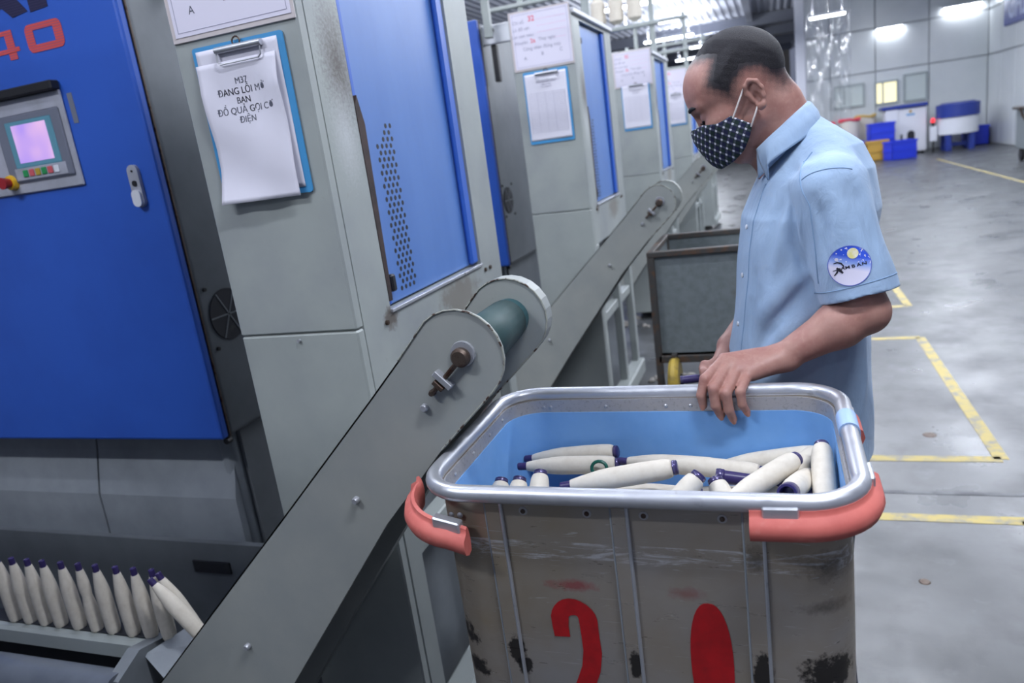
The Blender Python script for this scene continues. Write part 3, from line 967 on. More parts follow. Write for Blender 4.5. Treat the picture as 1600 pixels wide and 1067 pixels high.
rail_px = [-1.877, -1.823, -1.769, -1.717, -1.655, -1.598, -1.543, -1.480, -1.425, -1.370]
proto = bobbin_proto('', '')
nth = ['leftmost, cut by the picture edge', 'second from the left', 'third from the left', 'fourth from the left', 'fifth from the left', 'sixth from the left, lumpy',
       'fourth upright from the right', 'third upright from the right', 'second upright from the right', 'last upright before the fallen pair']
first = True
lumpy = None
for x, nm in zip(rail_px, nth):
    b = proto if first else copy_tree(proto)
    first = False
    b.rotation_mode = 'QUATERNION'
    b.location = (x, 1.118, .502)
    b.scale = (.86, .86, 1)
    qa = random.random() * 3
    b.rotation_quaternion = (math.cos(qa), 0, 0, math.sin(qa))
    b['label'] = 'yarn bobbin on the rail, ' + nm
    b['group'] = 'yarn bobbins on the rail'
    if 'lumpy' in nm:
        for ch in b.children:
            if ch.name.startswith('yarn_winding'):
                me = MB().lathe((0, 0, 0), (0, 0, 1), [(.008, .0125), (.012, .0165), (.045, .0185), (.07, .0178), (.092, .0150), (.105, .0128), (.12, .0150), (.14, .0148), (.160, .0120), (.1745, .0092)], 22).build('tmp', 'yarn', None, True)
                ch.data = me.data
                bpy.data.objects.remove(me)
for base, tip, nm in (((-1.270, 1.12, .515), (-1.348, 1.11, .70), 'yarn bobbin leaning over at the end of the rail, under the tipped one'),
                      ((-1.226, 1.09, .540), (-1.322, 1.075, .69), 'yarn bobbin tipped over at the rail end, touching the conveyor')):
    b = copy_tree(proto)
    aim(b, base, tip)
    b['label'] = nm
    b['group'] = 'yarn bobbins on the rail'

# ------------------------------------------------------------------ the doffing cart in front
CXa, CXb, CYa, CYb, RZ = -.517, .090, .888, 1.310, 1.032
cx, cy = (CXa + CXb) / 2, (CYa + CYb) / 2
cart = thing('doffing_cart', 'scratched metal cart with blue lining, salmon bumpers and red number 20', 'cart', (cx, cy, 0))
ORIGIN[cart.name] = Vector((cx, cy, 0))
def rrect(x0, x1, y0, y1, r, n=8):
    pts, outs = [], []
    for px, py, a0 in ((x1 - r, y1 - r, 0), (x0 + r, y1 - r, 90), (x0 + r, y0 + r, 180), (x1 - r, y0 + r, 270)):
        for k in range(n + 1):
            a = R(a0 + 90 * k / n)
            pts.append((px + r * math.cos(a), py + r * math.sin(a)))
            outs.append((math.cos(a), math.sin(a), 0))
    return pts, outs
RR = .075
pt, ot = rrect(CXa, CXb, CYa, CYb, RR, 10)
MB().tube([(x, y, RZ) for x, y in pt], .0128, 16, True).build('rim_tube', 'alu_tube', cart, True)
ins = .012
pb, obn = rrect(CXa + ins, CXb - ins, CYa + ins, CYb - ins, RR - ins + .004, 10)
MB().sweep([(x, y, RZ) for x, y in pb], [(.0, -.008), (.0, -.034), (-.003, -.034), (-.003, -.008)], obn, True).build('rim_band', 'alu_band', cart, True, 60)
# shell: outer sheet with rounded corners
ps, os_ = rrect(CXa + .010, CXb - .010, CYa + .010, CYb - .010, RR - .006, 10)
bot = .22
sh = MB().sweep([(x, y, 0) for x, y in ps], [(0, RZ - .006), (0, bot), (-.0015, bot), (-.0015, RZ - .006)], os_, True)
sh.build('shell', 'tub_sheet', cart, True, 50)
MB().prism([(x, y, bot) for x, y in ps], (0, 0, -.02)).build('bottom_frame', 'dull_steel', cart)
# raised ribs on the long sides
for yy, s in ((CYa + .010, -1), (CYb - .010, 1)):
    for x0, x1 in ((-.418, -.390), (-.232, -.206), (-.058, -.030)):
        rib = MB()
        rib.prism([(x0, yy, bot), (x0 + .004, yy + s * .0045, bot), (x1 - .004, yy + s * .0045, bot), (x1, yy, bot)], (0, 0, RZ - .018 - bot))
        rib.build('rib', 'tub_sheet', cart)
        for xe, re, mt in ((x0 + .002, .0022, 'lower_paint'), (x1 - .002, .0034, 'alu_tube')):
            MB().cyl((xe, yy + s * .0015, bot), (xe, yy + s * .0015, RZ - .018), re, n=8).build('rib_edge', mt, cart, True)
# liner walls and lifting platform
pl_, ol_ = rrect(CXa + .0135, CXb - .0135, CYa + .0135, CYb - .0135, RR - .010, 10)
MB().sweep([(x, y, 0) for x, y in pl_], [(0, RZ - .033), (0, .60), (-.003, .60), (-.003, RZ - .033)], ol_, True).build('liner', 'liner', cart, True, 50)
MB().prism([(x, y, .80) for x, y in rrect(CXa + .02, CXb - .02, CYa + .02, CYb - .02, RR - .014, 6)[0]], (0, 0, -.012)).build('lifting_platform', 'liner', cart)
# rivets: in pairs and singly on the band and below the rim in front
def rivet(x, y, z, nx, ny, r=.0034, mat='steel'):
    MB().lathe((x, y, z), (nx, ny, 0), [(0, r), (.0012, r), (.0024, r * .5)], 10).build('rivet', mat, cart, True)
yb_in = CYb - ins - .003
for x in (-.442, -.428, -.318, -.205, -.160, .040, .053):
    rivet(x, yb_in, RZ - .022, 0, -1)
for y in (.99, 1.07, 1.15, 1.22):
    rivet(CXa + ins + .003, y, RZ - .020, 1, 0)
for x in (-.358, -.264, -.185, -.082):
    MB().lathe((x, CYa + .010, RZ - .030), (0, -1, 0), [(0, .0068), (.001, .0064)], 14).build('rivet_ring', 'alu_band', cart)
    rivet(x, CYa + .009, RZ - .030, 0, -1, .0036, 'dull_steel')
for x in (-.472, -.458):
    rivet(x, CYa + .0085, RZ - .040, 0, -1, .0045)
# tape wrapped on the right rim
MB().cyl((CXb, 1.118, RZ), (CXb, 1.178, RZ), .0152, n=18).build('tape_wrap', 'tape', cart, True)
MB().box(CXb - .006, CXb + .0165, 1.128, 1.178, RZ - .032, RZ - .004, .003).build('tape_flap', 'tape', cart)
# number 20 in red stencil paint
nb = MB()
yn = CYa + .010 - .0009
cz = .812
path = [(-.3235, .797), (-.3245, .815)]
for k in range(12):
    a = R(175 - 15.5 * k)
    path.append((-.3025 + .0215 * math.cos(a), .828 + .0215 * math.sin(a)))
path += [(-.2805, .80), (-.2800, .775), (-.2850, .745), (-.297, .715), (-.309, .690), (-.3125, .676), (-.27, .676)]
def stroke(path, w, y):
    """flat brush stroke with rounded outline"""
    L_, R_ = [], []
    for i, (x, z) in enumerate(path):
        a = Vector(path[max(i - 1, 0)])
        b = Vector(path[min(i + 1, len(path) - 1)])
        t_ = (b - a).normalized()
        n_ = Vector((-t_.y, t_.x))
        L_.append((x + n_.x * w[i] / 2, y, z + n_.y * w[i] / 2))
        R_.append((x - n_.x * w[i] / 2, y, z - n_.y * w[i] / 2))
    v = L_ + R_
    n = len(path)
    return v, [(i, i + 1, n + i + 1, n + i) for i in range(n - 1)]
w_ = [.024, .025] + [.027 - .001 * math.sin(k) for k in range(12)] + [.027, .028, .028, .028, .027, .026, .026]
v, f = stroke(path, w_, yn)
nb.add(v, f)
nb.build('painted_digit', 'red_paint', cart)
nb = MB()
zc = .775
nb.prism([(-.1085 + .0290 * math.copysign(abs(math.cos(a)) ** .85, math.cos(a)), yn + .0003, zc + .098 * math.copysign(abs(math.sin(a)) ** .9, math.sin(a))) for a in [R(q * 10) for q in range(36)]], (0, -.0004, 0))
nb.build('painted_digit', 'red_paint', cart)
# corner bumpers: rubber bead with a thin lip, held by folded steel clips
def bumper(path, outs, label=None, clip_at=(), tilt=None):
    sec = [(0, -.017), (.010, -.020), (.020, -.015), (.024, -.004), (.021, .008), (.012, .013), (.010, .015), (.009, .021), (.004, .023), (.001, .018), (-.001, .010), (-.002, 0)]
    b = MB().sweep(path, sec, outs)
    o = b.build('corner_bumper', 'rubber', cart, True, 50)
    for i in clip_at:
        p, q = Vector(path[i]), Vector(outs[i]).normalized()
        tg = (Vector(path[i + 1]) - Vector(path[i - 1])).normalized()
        MB().obox(p + q * .004 + Vector((0, 0, .018)), tg, q, (0, 0, 1), .022, .0085, .0085, .002).build('bumper_clip', 'alu_tube', o)
    return o
def corner(cxx, cyy, r, a0, a1, l0, l1, z0, z1, n=10):
    pts, outs = [], []
    for k in range(n + 1):
        a = R(a0 + (a1 - a0) * k / n)
        pts.append([cxx + r * math.cos(a), cyy + r * math.sin(a)])
        outs.append((math.cos(a), math.sin(a), 0))
    def ext(i, sgn, L):
        a = R(a0 if i == 0 else a1)
        tx, ty = -math.sin(a) * sgn, math.cos(a) * sgn
        m = 5
        return [([pts[i][0] + tx * L * q / m, pts[i][1] + ty * L * q / m], outs[i]) for q in range(m, 0, -1)]
    s = 1 if a1 > a0 else -1
    e0 = ext(0, -s, l0)
    e1 = ext(-1, s, l1)
    pts = [p for p, _ in e0] + pts + [p for p, _ in reversed(e1)]
    outs = [q for _, q in e0] + outs + [q for _, q in reversed(e1)]
    m = len(pts)
    return [(p[0], p[1], z0 + (z1 - z0) * i / (m - 1)) for i, p in enumerate(pts)], outs
r0 = RR + .004
p_, q_ = corner(CXb - RR, CYa + RR, r0, 270, 360, .062, .04, RZ - .026, RZ - .020)
bumper(p_, q_, clip_at=(3, 17))
p_, q_ = corner(CXa + RR - .028, CYa + RR - .004, r0, 180, 270, .004, .030, RZ - .034, RZ - .070)
bumper(p_, q_, clip_at=(15,))
p_, q_ = corner(CXb - RR, CYb - RR, r0, 0, 90, .05, .03, RZ - .034, RZ - .036)
bumper(p_, q_, clip_at=(4,))
p_, q_ = corner(CXa + RR, CYb - RR, r0, 90, 180, .03, .03, RZ - .034, RZ - .034)
bumper(p_, q_, clip_at=(4,))
# castors
for x in (CXa + .09, CXb - .09):
    for y in (CYa + .08, CYb - .08):
        w = MB().cyl((x - .016, y, .06), (x + .016, y, .06), .06, n=24, bev=.006).build('castor_wheel', 'black', cart, True)
        MB().box(x - .024, x + .024, y - .02, y + .02, .11, .205, .004).build('castor_fork', 'steel', cart)

# bobbins in the cart
def put(base, tip, label):
    b = copy_tree(proto)
    aim(b, base, tip)
    b['label'] = label
    b['group'] = 'yarn bobbins in the cart'
    return b
def from_tip(tip, toward, lab, L=.192):
    tip, toward = Vector(tip), Vector(toward)
    d = (toward - tip).normalized()
    return put(tip + d * L, tip, lab)
def from_base(base, toward, lab, L=.192):
    base, toward = Vector(base), Vector(toward)
    return put(base, base + (toward - base).normalized() * L, lab)
from_tip((-.478, 1.205, .925), (-.31, 1.225, .923), 'yarn bobbin lying at the back left of the cart, purple tip to the left')
from_tip((-.349, 1.055, .962), (-.164, 1.075, .990), 'long yarn bobbin on top of the pile, dark ring at its right end')
from_tip((-.288, 1.225, .930), (-.10, 1.20, .932), 'yarn bobbin against the back of the cart, only its purple tip and end showing')
put((-.035, 1.185, .930), (-.225, 1.215, .935), 'yarn bobbin behind the long one, sloping down to the right')
from_base((-.122, 1.035, .999), (-.225, .945, .900), 'yarn bobbin resting over the long one, dark end up, right of centre')
from_base((.016, 1.155, .972), (-.095, 1.005, .960), 'left of two parallel yarn bobbins sloping up to the right')
from_base((.052, 1.236, .950), (-.045, 1.080, .930), 'right of two parallel yarn bobbins sloping up to the right')
ob = from_base((.002, 1.030, .976), (.036, 1.185, .930), 'yarn bobbin at the right with its open purple end facing the viewer')
o = MB().lathe((0, 0, 0), (0, 0, 1), [(.002, .010), (-.012, .011), (-.016, .0125), (-.016, .0165), (-.012, .0172), (.004, .0168), (.008, .0140)], 20).build('open_tube_end', 'purple', None, True)
o.parent = ob
from_base((.054, 1.186, .982), (.050, 1.02, .935), 'yarn bobbin standing at the right wall of the cart, dark end up')
from_base((.058, 1.270, .930), (-.10, 1.268, .905), 'yarn bobbin in the right back corner behind the parallel pair')
from_base((-.392, 1.088, .972), (-.374, .93, .865), 'short seen yarn bobbin end pointing up near the left')
from_base((-.432, 1.090, .958), (-.420, .935, .850), 'yarn bobbin end with bright ring at the left, below the upright end')
from_base((-.470, 1.100, .950), (-.455, .945, .845), 'leftmost yarn bobbin end peeping over the front rim')
from_base((-.104, 1.060, .980), (-.03, .93, .870), 'yarn bobbin with dark end, in front of the loose purple tube')
from_base((-.296, 1.262, .932), (-.47, 1.270, .912), 'yarn bobbin at the back wall with its dark ring end up, left of centre')
from_tip((-.355, 1.00, .935), (-.18, .97, .930), 'yarn bobbin low in front of the long one, mostly hidden by the rim')
from_tip((-.13, 1.12, .925), (-.30, 1.10, .925), 'yarn bobbin lying under the right half of the long one')
# an empty purple tube lying among them, and a ring of green plastic
et = thing('empty_tube', 'empty purple bobbin tube lying in the cart between the yarn bobbins', 'tube', (-.108, 1.12, .952))
MB().lathe((-.108, 1.12, .955), (1, .0, -.12), [(0, .0115), (.002, .0125), (.012, .0125), (.014, .0108), (.17, .0082), (.171, .007)], 18).build('tube_body', 'purple', et, True)
MB().lathe((-.108, 1.12, .955), (1, .0, -.12), [(.004, .0127), (.006, .0130), (.008, .0127)], 18).build('bright_ring', 'chrome', et, True)
gt = thing('green_ring', 'green plastic ring lying on the bobbins at the back of the cart', 'ring', (-.318, 1.19, .925))
MB().tube([(-.318 + .014 * math.cos(R(a)), 1.195 + .004 * math.sin(R(a)), .929 + .012 * math.sin(R(a))) for a in range(0, 360, 24)], .0032, 8, True).build('ring_body', 'green_plastic', gt, True)
# lower layers that fill the cart
kx = 0
for j in range(7):
    yy = .978 + j * .0395
    for i in range(3):
        x0 = -.4995 + i * .1915
        z = .822
        a = (x0 - .0, yy, z)
        b2 = (x0 + .19, yy, z)
        if (i + j) % 2:
            a, b2 = b2, a
        put(a, b2, 'yarn bobbin lying flat in the bottom layer of the cart, under the loose pile')
for j in range(7):
    yy = .985 + j * .0395
    for i in range(2):
        if i == 0 and j < 3:
            continue
        x0 = -.41 + i * .21 + random.uniform(-.006, .006)
        z = .868
        a = (x0, yy, z)
        b2 = (x0 + .19, yy + random.uniform(-.004, .004), z)
        if (i + j) % 2:
            a, b2 = b2, a
        put(a, b2, 'yarn bobbin in the middle layer of the cart, under the loose pile')

# ------------------------------------------------------------------ rear steel cart
rc = thing('steel_cart', 'old grey steel box cart with dark rim behind the cart of bobbins, beside the man', 'cart', (-.2, 3.2, 0))
X0, X1, Y0, Y1, Z0, Z1 = -.48, .12, 2.97, 3.44, .60, 1.025
for nm, b in (('side_panel', (X0, X1, Y0, Y0 + .006, Z0, Z1)), ('side_panel', (X0, X1, Y1 - .006, Y1, Z0, Z1)), ('side_panel', (X0, X0 + .006, Y0, Y1, Z0, Z1)), ('side_panel', (X1 - .006, X1, Y0, Y1, Z0, Z1)), ('bottom_panel', (X0, X1, Y0, Y1, Z0, Z0 + .01))):
    MB().box(*b).build(nm, 'cart_grey', rc)
m_ = MB()
m_.box(X0 - .015, X1 + .015, Y0 - .015, Y0 + .012, Z1 - .012, Z1 + .012, .003).box(X0 - .015, X1 + .015, Y1 - .012, Y1 + .015, Z1 - .012, Z1 + .012, .003)
m_.box(X0 - .015, X0 + .012, Y0, Y1, Z1 - .012, Z1 + .012, .003).box(X1 - .012, X1 + .015, Y0, Y1, Z1 - .012, Z1 + .012, .003)
m_.build('rim', 'cart_dark', rc)
for x in (X0, X1):
    for y in (Y0, Y1):
        MB().box(x - .014, x + .014, y - .014, y + .014, .17, Z1 - .012, .002).build('corner_post', 'cart_dark', rc)
for y in (Y0, Y1):
    MB().box(X0, X1, y - .014, y + .014, Z0 - .03, Z0, .002).build('bottom_bar', 'cart_dark', rc)
for x in (X0, X1):
    MB().box(x - .012, x + .012, Y0, Y1, .17, .20, .002).build('bottom_bar', 'cart_dark', rc)
MB().cyl((-.42, 2.945, .575), (-.42, 2.965, .575), .02, n=12).build('bolt', 'cart_dark', rc)
# yellow board standing behind the cart post, and castors
for x in (X0 + .055, X1 - .055):
    for y in (Y0 + .03, Y1 - .05):
        MB().box(x - .03, x + .03, y - .03, y + .03, .16, .172).build('castor_plate', 'cart_dark', rc)
        MB().cyl((x - .02, y, .075), (x + .02, y, .075), .075, n=20, bev=.008).build('castor_wheel', 'black', rc, True)
        MB().box(x - .03, x - .024, y - .02, y + .02, .06, .165).build('castor_fork', 'cart_dark', rc)
        MB().box(x + .024, x + .03, y - .02, y + .02, .06, .165).build('castor_fork', 'cart_dark', rc)
MB().cyl((-.435, 2.93, .50), (-.395, 2.93, .50), .10, n=24, bev=.012).build('spare_wheel', 'yellow_wheel', rc, True)
MB().cyl((-.445, 2.93, .50), (-.385, 2.93, .50), .03, n=14).build('spare_wheel_hub', 'cart_dark', rc, True)
MB().box(-.425, -.405, 2.93, 2.975, .49, .61).build('wheel_bracket', 'cart_dark', rc)

# ------------------------------------------------------------------ far background by the white wall
def crate(x, y, z, w, d, h, mat, label, rot=0):
    t_ = thing('plastic_crate', label, 'crate', (x, y, z), 'plastic crates in front of the white machine')
    b = MB()
    th = .02
    b.box(-w / 2, w / 2, -d / 2, d / 2, 0, th)
    for a in ((-w / 2, w / 2, -d / 2, -d / 2 + th), (-w / 2, w / 2, d / 2 - th, d / 2), (-w / 2, -w / 2 + th, -d / 2, d / 2), (w / 2 - th, w / 2, -d / 2, d / 2)):
        b.box(a[0], a[1], a[2], a[3], 0, h)
    b.v = [Vector(p) + Vector((x, y, z)) for p in b.v]
    b.build('crate_body', mat, t_)
    r_ = MB()
    for a in ((-w / 2 - .015, w / 2 + .015, -d / 2 - .015, -d / 2), (-w / 2 - .015, w / 2 + .015, d / 2, d / 2 + .015), (-w / 2 - .015, -w / 2, -d / 2, d / 2), (w / 2, w / 2 + .015, -d / 2, d / 2)):
        r_.box(a[0], a[1], a[2], a[3], h - .05, h)
        r_.box(a[0], a[1], a[2], a[3], h * .45, h * .5)
    r_.v = [Vector(p) + Vector((x, y, z)) for p in r_.v]
    r_.build('crate_rim', mat, t_)
    t_.rotation_euler = (0, 0, rot)
    return t_
crate(3.02, 21.4, 0, .62, .45, .46, 'crate_blue', 'blue plastic crate on the floor in front of the white machine', .35)
crate(2.55, 21.9, 0, .52, .40, .50, 'crate_yellow', 'ochre plastic crate on the floor between blue crates', 0)
crate(2.02, 22.40, 0, .50, .40, .52, 'crate_blue', 'blue plastic crate on the floor, left of the ochre one', .2)
crate(2.72, 22.36, 0, .56, .40, .46, 'crate_blue', 'blue plastic crate standing under another, behind the ochre one', .1)
crate(2.70, 22.36, .465, .60, .40, .46, 'crate_blue', 'blue plastic crate stacked on top behind the ochre one', .1)
crate(5.15, 23.6, 0, .55, .45, .50, 'crate_blue', 'dark blue crate in the wall corner behind the round machine', 0)

wm = thing('white_cabinet_machine', 'white cabinet machine with navy lid and arched opening behind the crates', 'machine', (3.4, 23.1, 0))
# front wall with an arched hole
x0, x1, yv, h = 2.86, 3.84, 22.7, 1.20
MB().box(x0, x1, yv + .02, yv + .75, .06, h, .02).build('cabinet_body', 'white_machine', wm)
ax0, ax1, az0, az1 = 3.38, 3.56, .34, .62
arch = [(ax0, yv + .012, az0), (ax1, yv + .012, az0)] + [((ax0 + ax1) / 2 + .09 * math.cos(R(a)), yv + .012, az1 - .09 + .09 * math.sin(R(a))) for a in range(0, 181, 20)]
MB().prism(arch, (0, .01, 0)).build('arched_opening', 'recess', wm)
MB().box(3.22, 3.27, yv + .01, yv + .022, .40, .54, .004).build('cabinet_latch', 'black', wm)
MB().box(x0 - .08, x1 + .03, yv - .04, yv + .80, h, h + .10, .02).build('lid', 'navy', wm)
MB().box(x0, x0 + .30, yv - .01, yv + .02, .9, h, .004).build('side_flap', 'white_machine', wm)
MB().cyl((3.46, yv + .02, 1.11), (3.46, yv + .008, 1.11), .035, n=14).build('round_emblem', 'crate_yellow', wm)
tx = MB()
text_on(tx, '∼∼∼', (3.46, yv + .012, 1.00), (1, 0, 0), (0, 0, 1), .12)
MB().box(3.36, 3.56, yv + .012, yv + .02, 1.01, 1.05, .003).build('emblem_bar', 'clip_blue', wm)
for x in (x0 + .08, x1 - .08):
    for y in (yv + .1, yv + .66):
        MB().cyl((x, y, 0), (x, y, .07), .03, n=10).build('foot', 'black', wm)

rm = thing('round_drum_machine', 'round white machine with a navy band on navy legs, beside the right wall corner', 'machine', (4.55, 22.6, 0))
ccx, ccy, rr_ = 4.52, 22.55, .46
MB().cyl((ccx, ccy, .42), (ccx, ccy, .86), rr_, n=40).build('drum', 'white_machine', rm, True)
MB().cyl((ccx, ccy, .84), (ccx, ccy, 1.16), rr_ + .035, n=40).build('drum_band', 'navy', rm, True)
MB().cyl((ccx, ccy, 1.16), (ccx, ccy, 1.20), rr_ - .02, rr_ - .10, 40).build('drum_cover', 'navy', rm, True)
for x, y in ((-.26, -.26), (.26, -.26), (.26, .26), (-.26, .26)):
    MB().box(ccx + x - .07, ccx + x + .07, ccy + y - .07, ccy + y + .07, 0, .43, .01).build('leg', 'navy', rm)
MB().box(ccx - .3, ccx + .3, ccy - .05, ccy + .05, .10, .20).build('cross_bar', 'navy', rm)
cb = thing('switch_post', 'small white switch box with a red light between the two far machines', 'switch box', (3.96, 22.5, 0))
MB().box(3.88, 4.04, 22.45, 22.6, .28, .66, .01).build('switch_box', 'white_machine', cb)
MB().box(3.94, 3.98, 22.5, 22.55, 0, .28).build('post', 'black', cb)
MB().cyl((3.95, 22.52, .66), (3.95, 22.52, .76), .035, n=12).build('lamp_socket', 'black', cb)
MB().lathe((3.95, 22.52, .76), (0, 0, 1), [(0, .05), (.08, .05), (.11, .02)], 14).build('red_light', 'red_lamp', cb, True)

for i, (x, y, h, r_, mat, lab) in enumerate(((1.38, 22.80, 1.08, .24, 'red_bag', 'cream fabric bin with a faded red rim, just above the man\'s collar'), (2.0, 22.92, 1.12, .255, 'red_bag', 'cream fabric bin with a red rim, in the middle of the three bins'),
                                             (2.44, 23.42, 1.16, .255, 'ochre_bag', 'cream fabric bin with an ochre rim, nearest the white machine'))):
    t_ = thing('fabric_bin', lab, 'bin', (x, y, 0), 'fabric bins by the back wall')
    MB().lathe((x, y, 0), (0, 0, 1), [(0, r_ * .9), (.02, r_ * .94), (h * .5, r_), (h - .04, r_ * 1.02), (h - .04, r_ * .94), (h - .3, r_ * .92)], 28).build('bin_body', 'cloth_bin', t_, True)
    MB().tube([(x + r_ * 1.02 * math.cos(R(a)), y + r_ * 1.02 * math.sin(R(a)), h - .035 + .02 * math.sin(R(3 * a + 40 * i))) for a in range(0, 360, 15)], .035, 8, True).build('bag_rim', mat, t_, True)
    MB().tube([(x + r_ * 1.06, y - .05, h * .9), (x + r_ * 1.1, y - .06, h * .6), (x + r_ * 1.05, y - .03, h * .35)], .012, 6).build('bin_cord', 'cloth_bin', t_)

# clear plastic curtain in front of the wall by the white post
def curtain():
    x0, x1 = 1.0, 2.08
    t_ = thing('plastic_curtain', 'clear crinkled plastic curtain hanging beside the white post, with bright lamp reflections', 'curtain', (1.65, 23.3, 0))
    m = bpy.data.materials.new('clear_film')
    m.use_nodes = True
    tt = m.node_tree
    b = tt.nodes['Principled BSDF']
    out = tt.nodes['Material Output']
    tr = nd(tt, 'ShaderNodeBsdfTransparent')
    gl = nd(tt, 'ShaderNodeBsdfGlossy')
    gl.inputs['Roughness'].default_value = .08
    df = nd(tt, 'ShaderNodeBsdfTranslucent')
    df.inputs[0].default_value = (.8, .84, .9, 1)
    mx = nd(tt, 'ShaderNodeMixShader')
    mx.inputs[0].default_value = .16
    mx2 = nd(tt, 'ShaderNodeMixShader')
    mx2.inputs[0].default_value = .14
    tt.links.new(tr.outputs[0], mx.inputs[1])
    tt.links.new(gl.outputs[0], mx.inputs[2])
    tt.links.new(mx.outputs[0], mx2.inputs[1])
    tt.links.new(df.outputs[0], mx2.inputs[2])
    tt.links.new(mx2.outputs[0], out.inputs[0])
    tt.nodes.remove(b)
    M['film'] = m
    n = 4
    for i in range(n):
        a, b_ = x0 + (x1 - x0) * i / n, x0 + (x1 - x0) * (i + 1) / n + .03
        def fn(u, v, a=a, b_=b_, i=i):
            z = .05 + 4.3 * v
            return (a + (b_ - a) * u, 23.30 + .015 * (i % 2) + .012 * math.sin(9 * u + 3.1 * v * 4 + i) + .016 * math.sin(5.3 * v * 6 + 2 * i) * math.sin(4 * u + i), z)
        MB().grid(fn, 10, 70).build('curtain_strip', m, t_, True, 180)
    MB().cyl((x0 - .05, 23.31, 4.36), (x1 + .05, 23.31, 4.36), .02, n=10).build('curtain_rail', 'steel', t_)
curtain()

# blue hanging sign at the right and the cart below it
sg = thing('hanging_sign', 'blue sign with white letters on the right wall, cut by the picture corner', 'sign', (5.46, 20.0, 3.0))
MB().box(5.44, 5.50, 18.4, 22.4, 2.83, 3.9, .01).build('sign_board', 'sign_blue', sg)
sx = MB()
text_on(sx, 'CHỈ DẪN', (5.436, 20.35, 2.98), (0, -1, 0), (0, 0, 1), .78, .03)
sx.build('sign_lettering', 'sign_white', sg)
hc = thing('wall_cart', 'grey cart with a dark handle on a black castor at the right picture edge', 'cart', (4.7, 16.6, 0))
MB().box(4.46, 5.2, 16.5, 17.3, .24, .98, .02).build('cart_body', 'cart_grey', hc)
MB().box(4.40, 5.26, 16.44, 17.36, .98, 1.03, .01).build('cart_rim', 'cart_dark', hc)
MB().tube([(4.44, 16.6, 1.0), (4.34, 16.6, 1.02), (4.38, 16.6, .88), (4.46, 16.6, .74)], .022, 8).build('cart_handle', 'dull_steel', hc, True)
for x in (4.55, 5.1):
    for y in (16.6, 17.2):
        MB().cyl((x - .03, y, .11), (x + .03, y, .11), .11, n=20, bev=.01).build('castor_wheel', 'black', hc, True)
        MB().box(x - .04, x + .04, y - .03, y + .03, .20, .26).build('castor_fork', 'dull_steel', hc)

# ------------------------------------------------------------------ the worker
def smin(a, b, k):
    h = np.clip(.5 + .5 * (b - a) / k, 0, 1)
    return b + (a - b) * h - k * h * (1 - h)
def smax(a, b, k):
    return -smin(-a, -b, k)
A3 = lambda p: np.array(p, float)
def cone(a, b, r1, r2):
    """tapered capsule"""
    a, b = A3(a), A3(b)
    ab = b - a
    L2 = ab @ ab
    c_, rad = (a + b) / 2, math.sqrt(L2) / 2 + max(r1, r2)
    def f(p):
        t_ = np.clip(((p - a) @ ab) / L2, 0, 1)
        return np.linalg.norm(p - a - t_[:, None] * ab, axis=1) - (r1 + (r2 - r1) * t_)
    return f, c_, rad
def ell(c_, r, rot=None):
    c_, r = A3(c_), A3(r)
    def f(p):
        q = p - c_
        if rot is not None:
            q = q @ rot
        k0 = np.linalg.norm(q / r, axis=1)
        k1 = np.linalg.norm(q / (r * r), axis=1) + 1e-9
        return k0 * (k0 - 1) / k1
    return f, c_, r.max()
def stack(tab, origin, F, L):
    """trunk with elliptical cross sections: rows (z, forward shift, half depth, half width)"""
    T_ = np.array(tab, float)
    origin, F, L = A3(origin), A3(F), A3(L)
    def f(p):
        z = np.clip(p[:, 2], T_[0, 0], T_[-1, 0])
        f0, rf, rl = (np.interp(z, T_[:, 0], T_[:, i]) for i in (1, 2, 3))
        q = p - origin
        a, b = q @ F - f0, q @ L
        k = np.sqrt((np.abs(a) / rf) ** 2.3 + (np.abs(b) / rl) ** 2.3 + 1e-9)
        d = (k - 1) * np.minimum(rf, rl) * (.6 + .4 * np.minimum(1, k))
        dz = np.maximum(p[:, 2] - T_[-1, 0], T_[0, 0] - p[:, 2])
        return np.where(dz > 0, np.sqrt(np.maximum(d, 0) ** 2 + dz ** 2), d)
    zc = (T_[0, 0] + T_[-1, 0]) / 2
    return f, A3((origin[0], origin[1], zc)), (T_[-1, 0] - T_[0, 0]) / 2 + .22
class Sdf:
    def __init__(s):
        s.ops = []
    def u(s, prim, k=.01):
        s.ops.append(('u', prim, k))
        return s
    def sub(s, prim, k=.01):
        s.ops.append(('s', prim, k))
        return s
    def post(s, fn):
        s.ops.append(('p', fn, 0))
        return s
    def __call__(s, p):
        d = np.full(len(p), 1.)
        for op, pr, k in s.ops:
            if op == 'p':
                d = pr(d, p)
                continue
            f, c_, r = pr
            reach = np.linalg.norm(p - c_, axis=1) - r
            m = reach < .06 + k if op == 'u' else reach < .02 + k
            if not m.any():
                continue
            v = f(p[m])
            d[m] = smin(d[m], v, k) if op == 'u' else smax(d[m], -v, k)
        return d
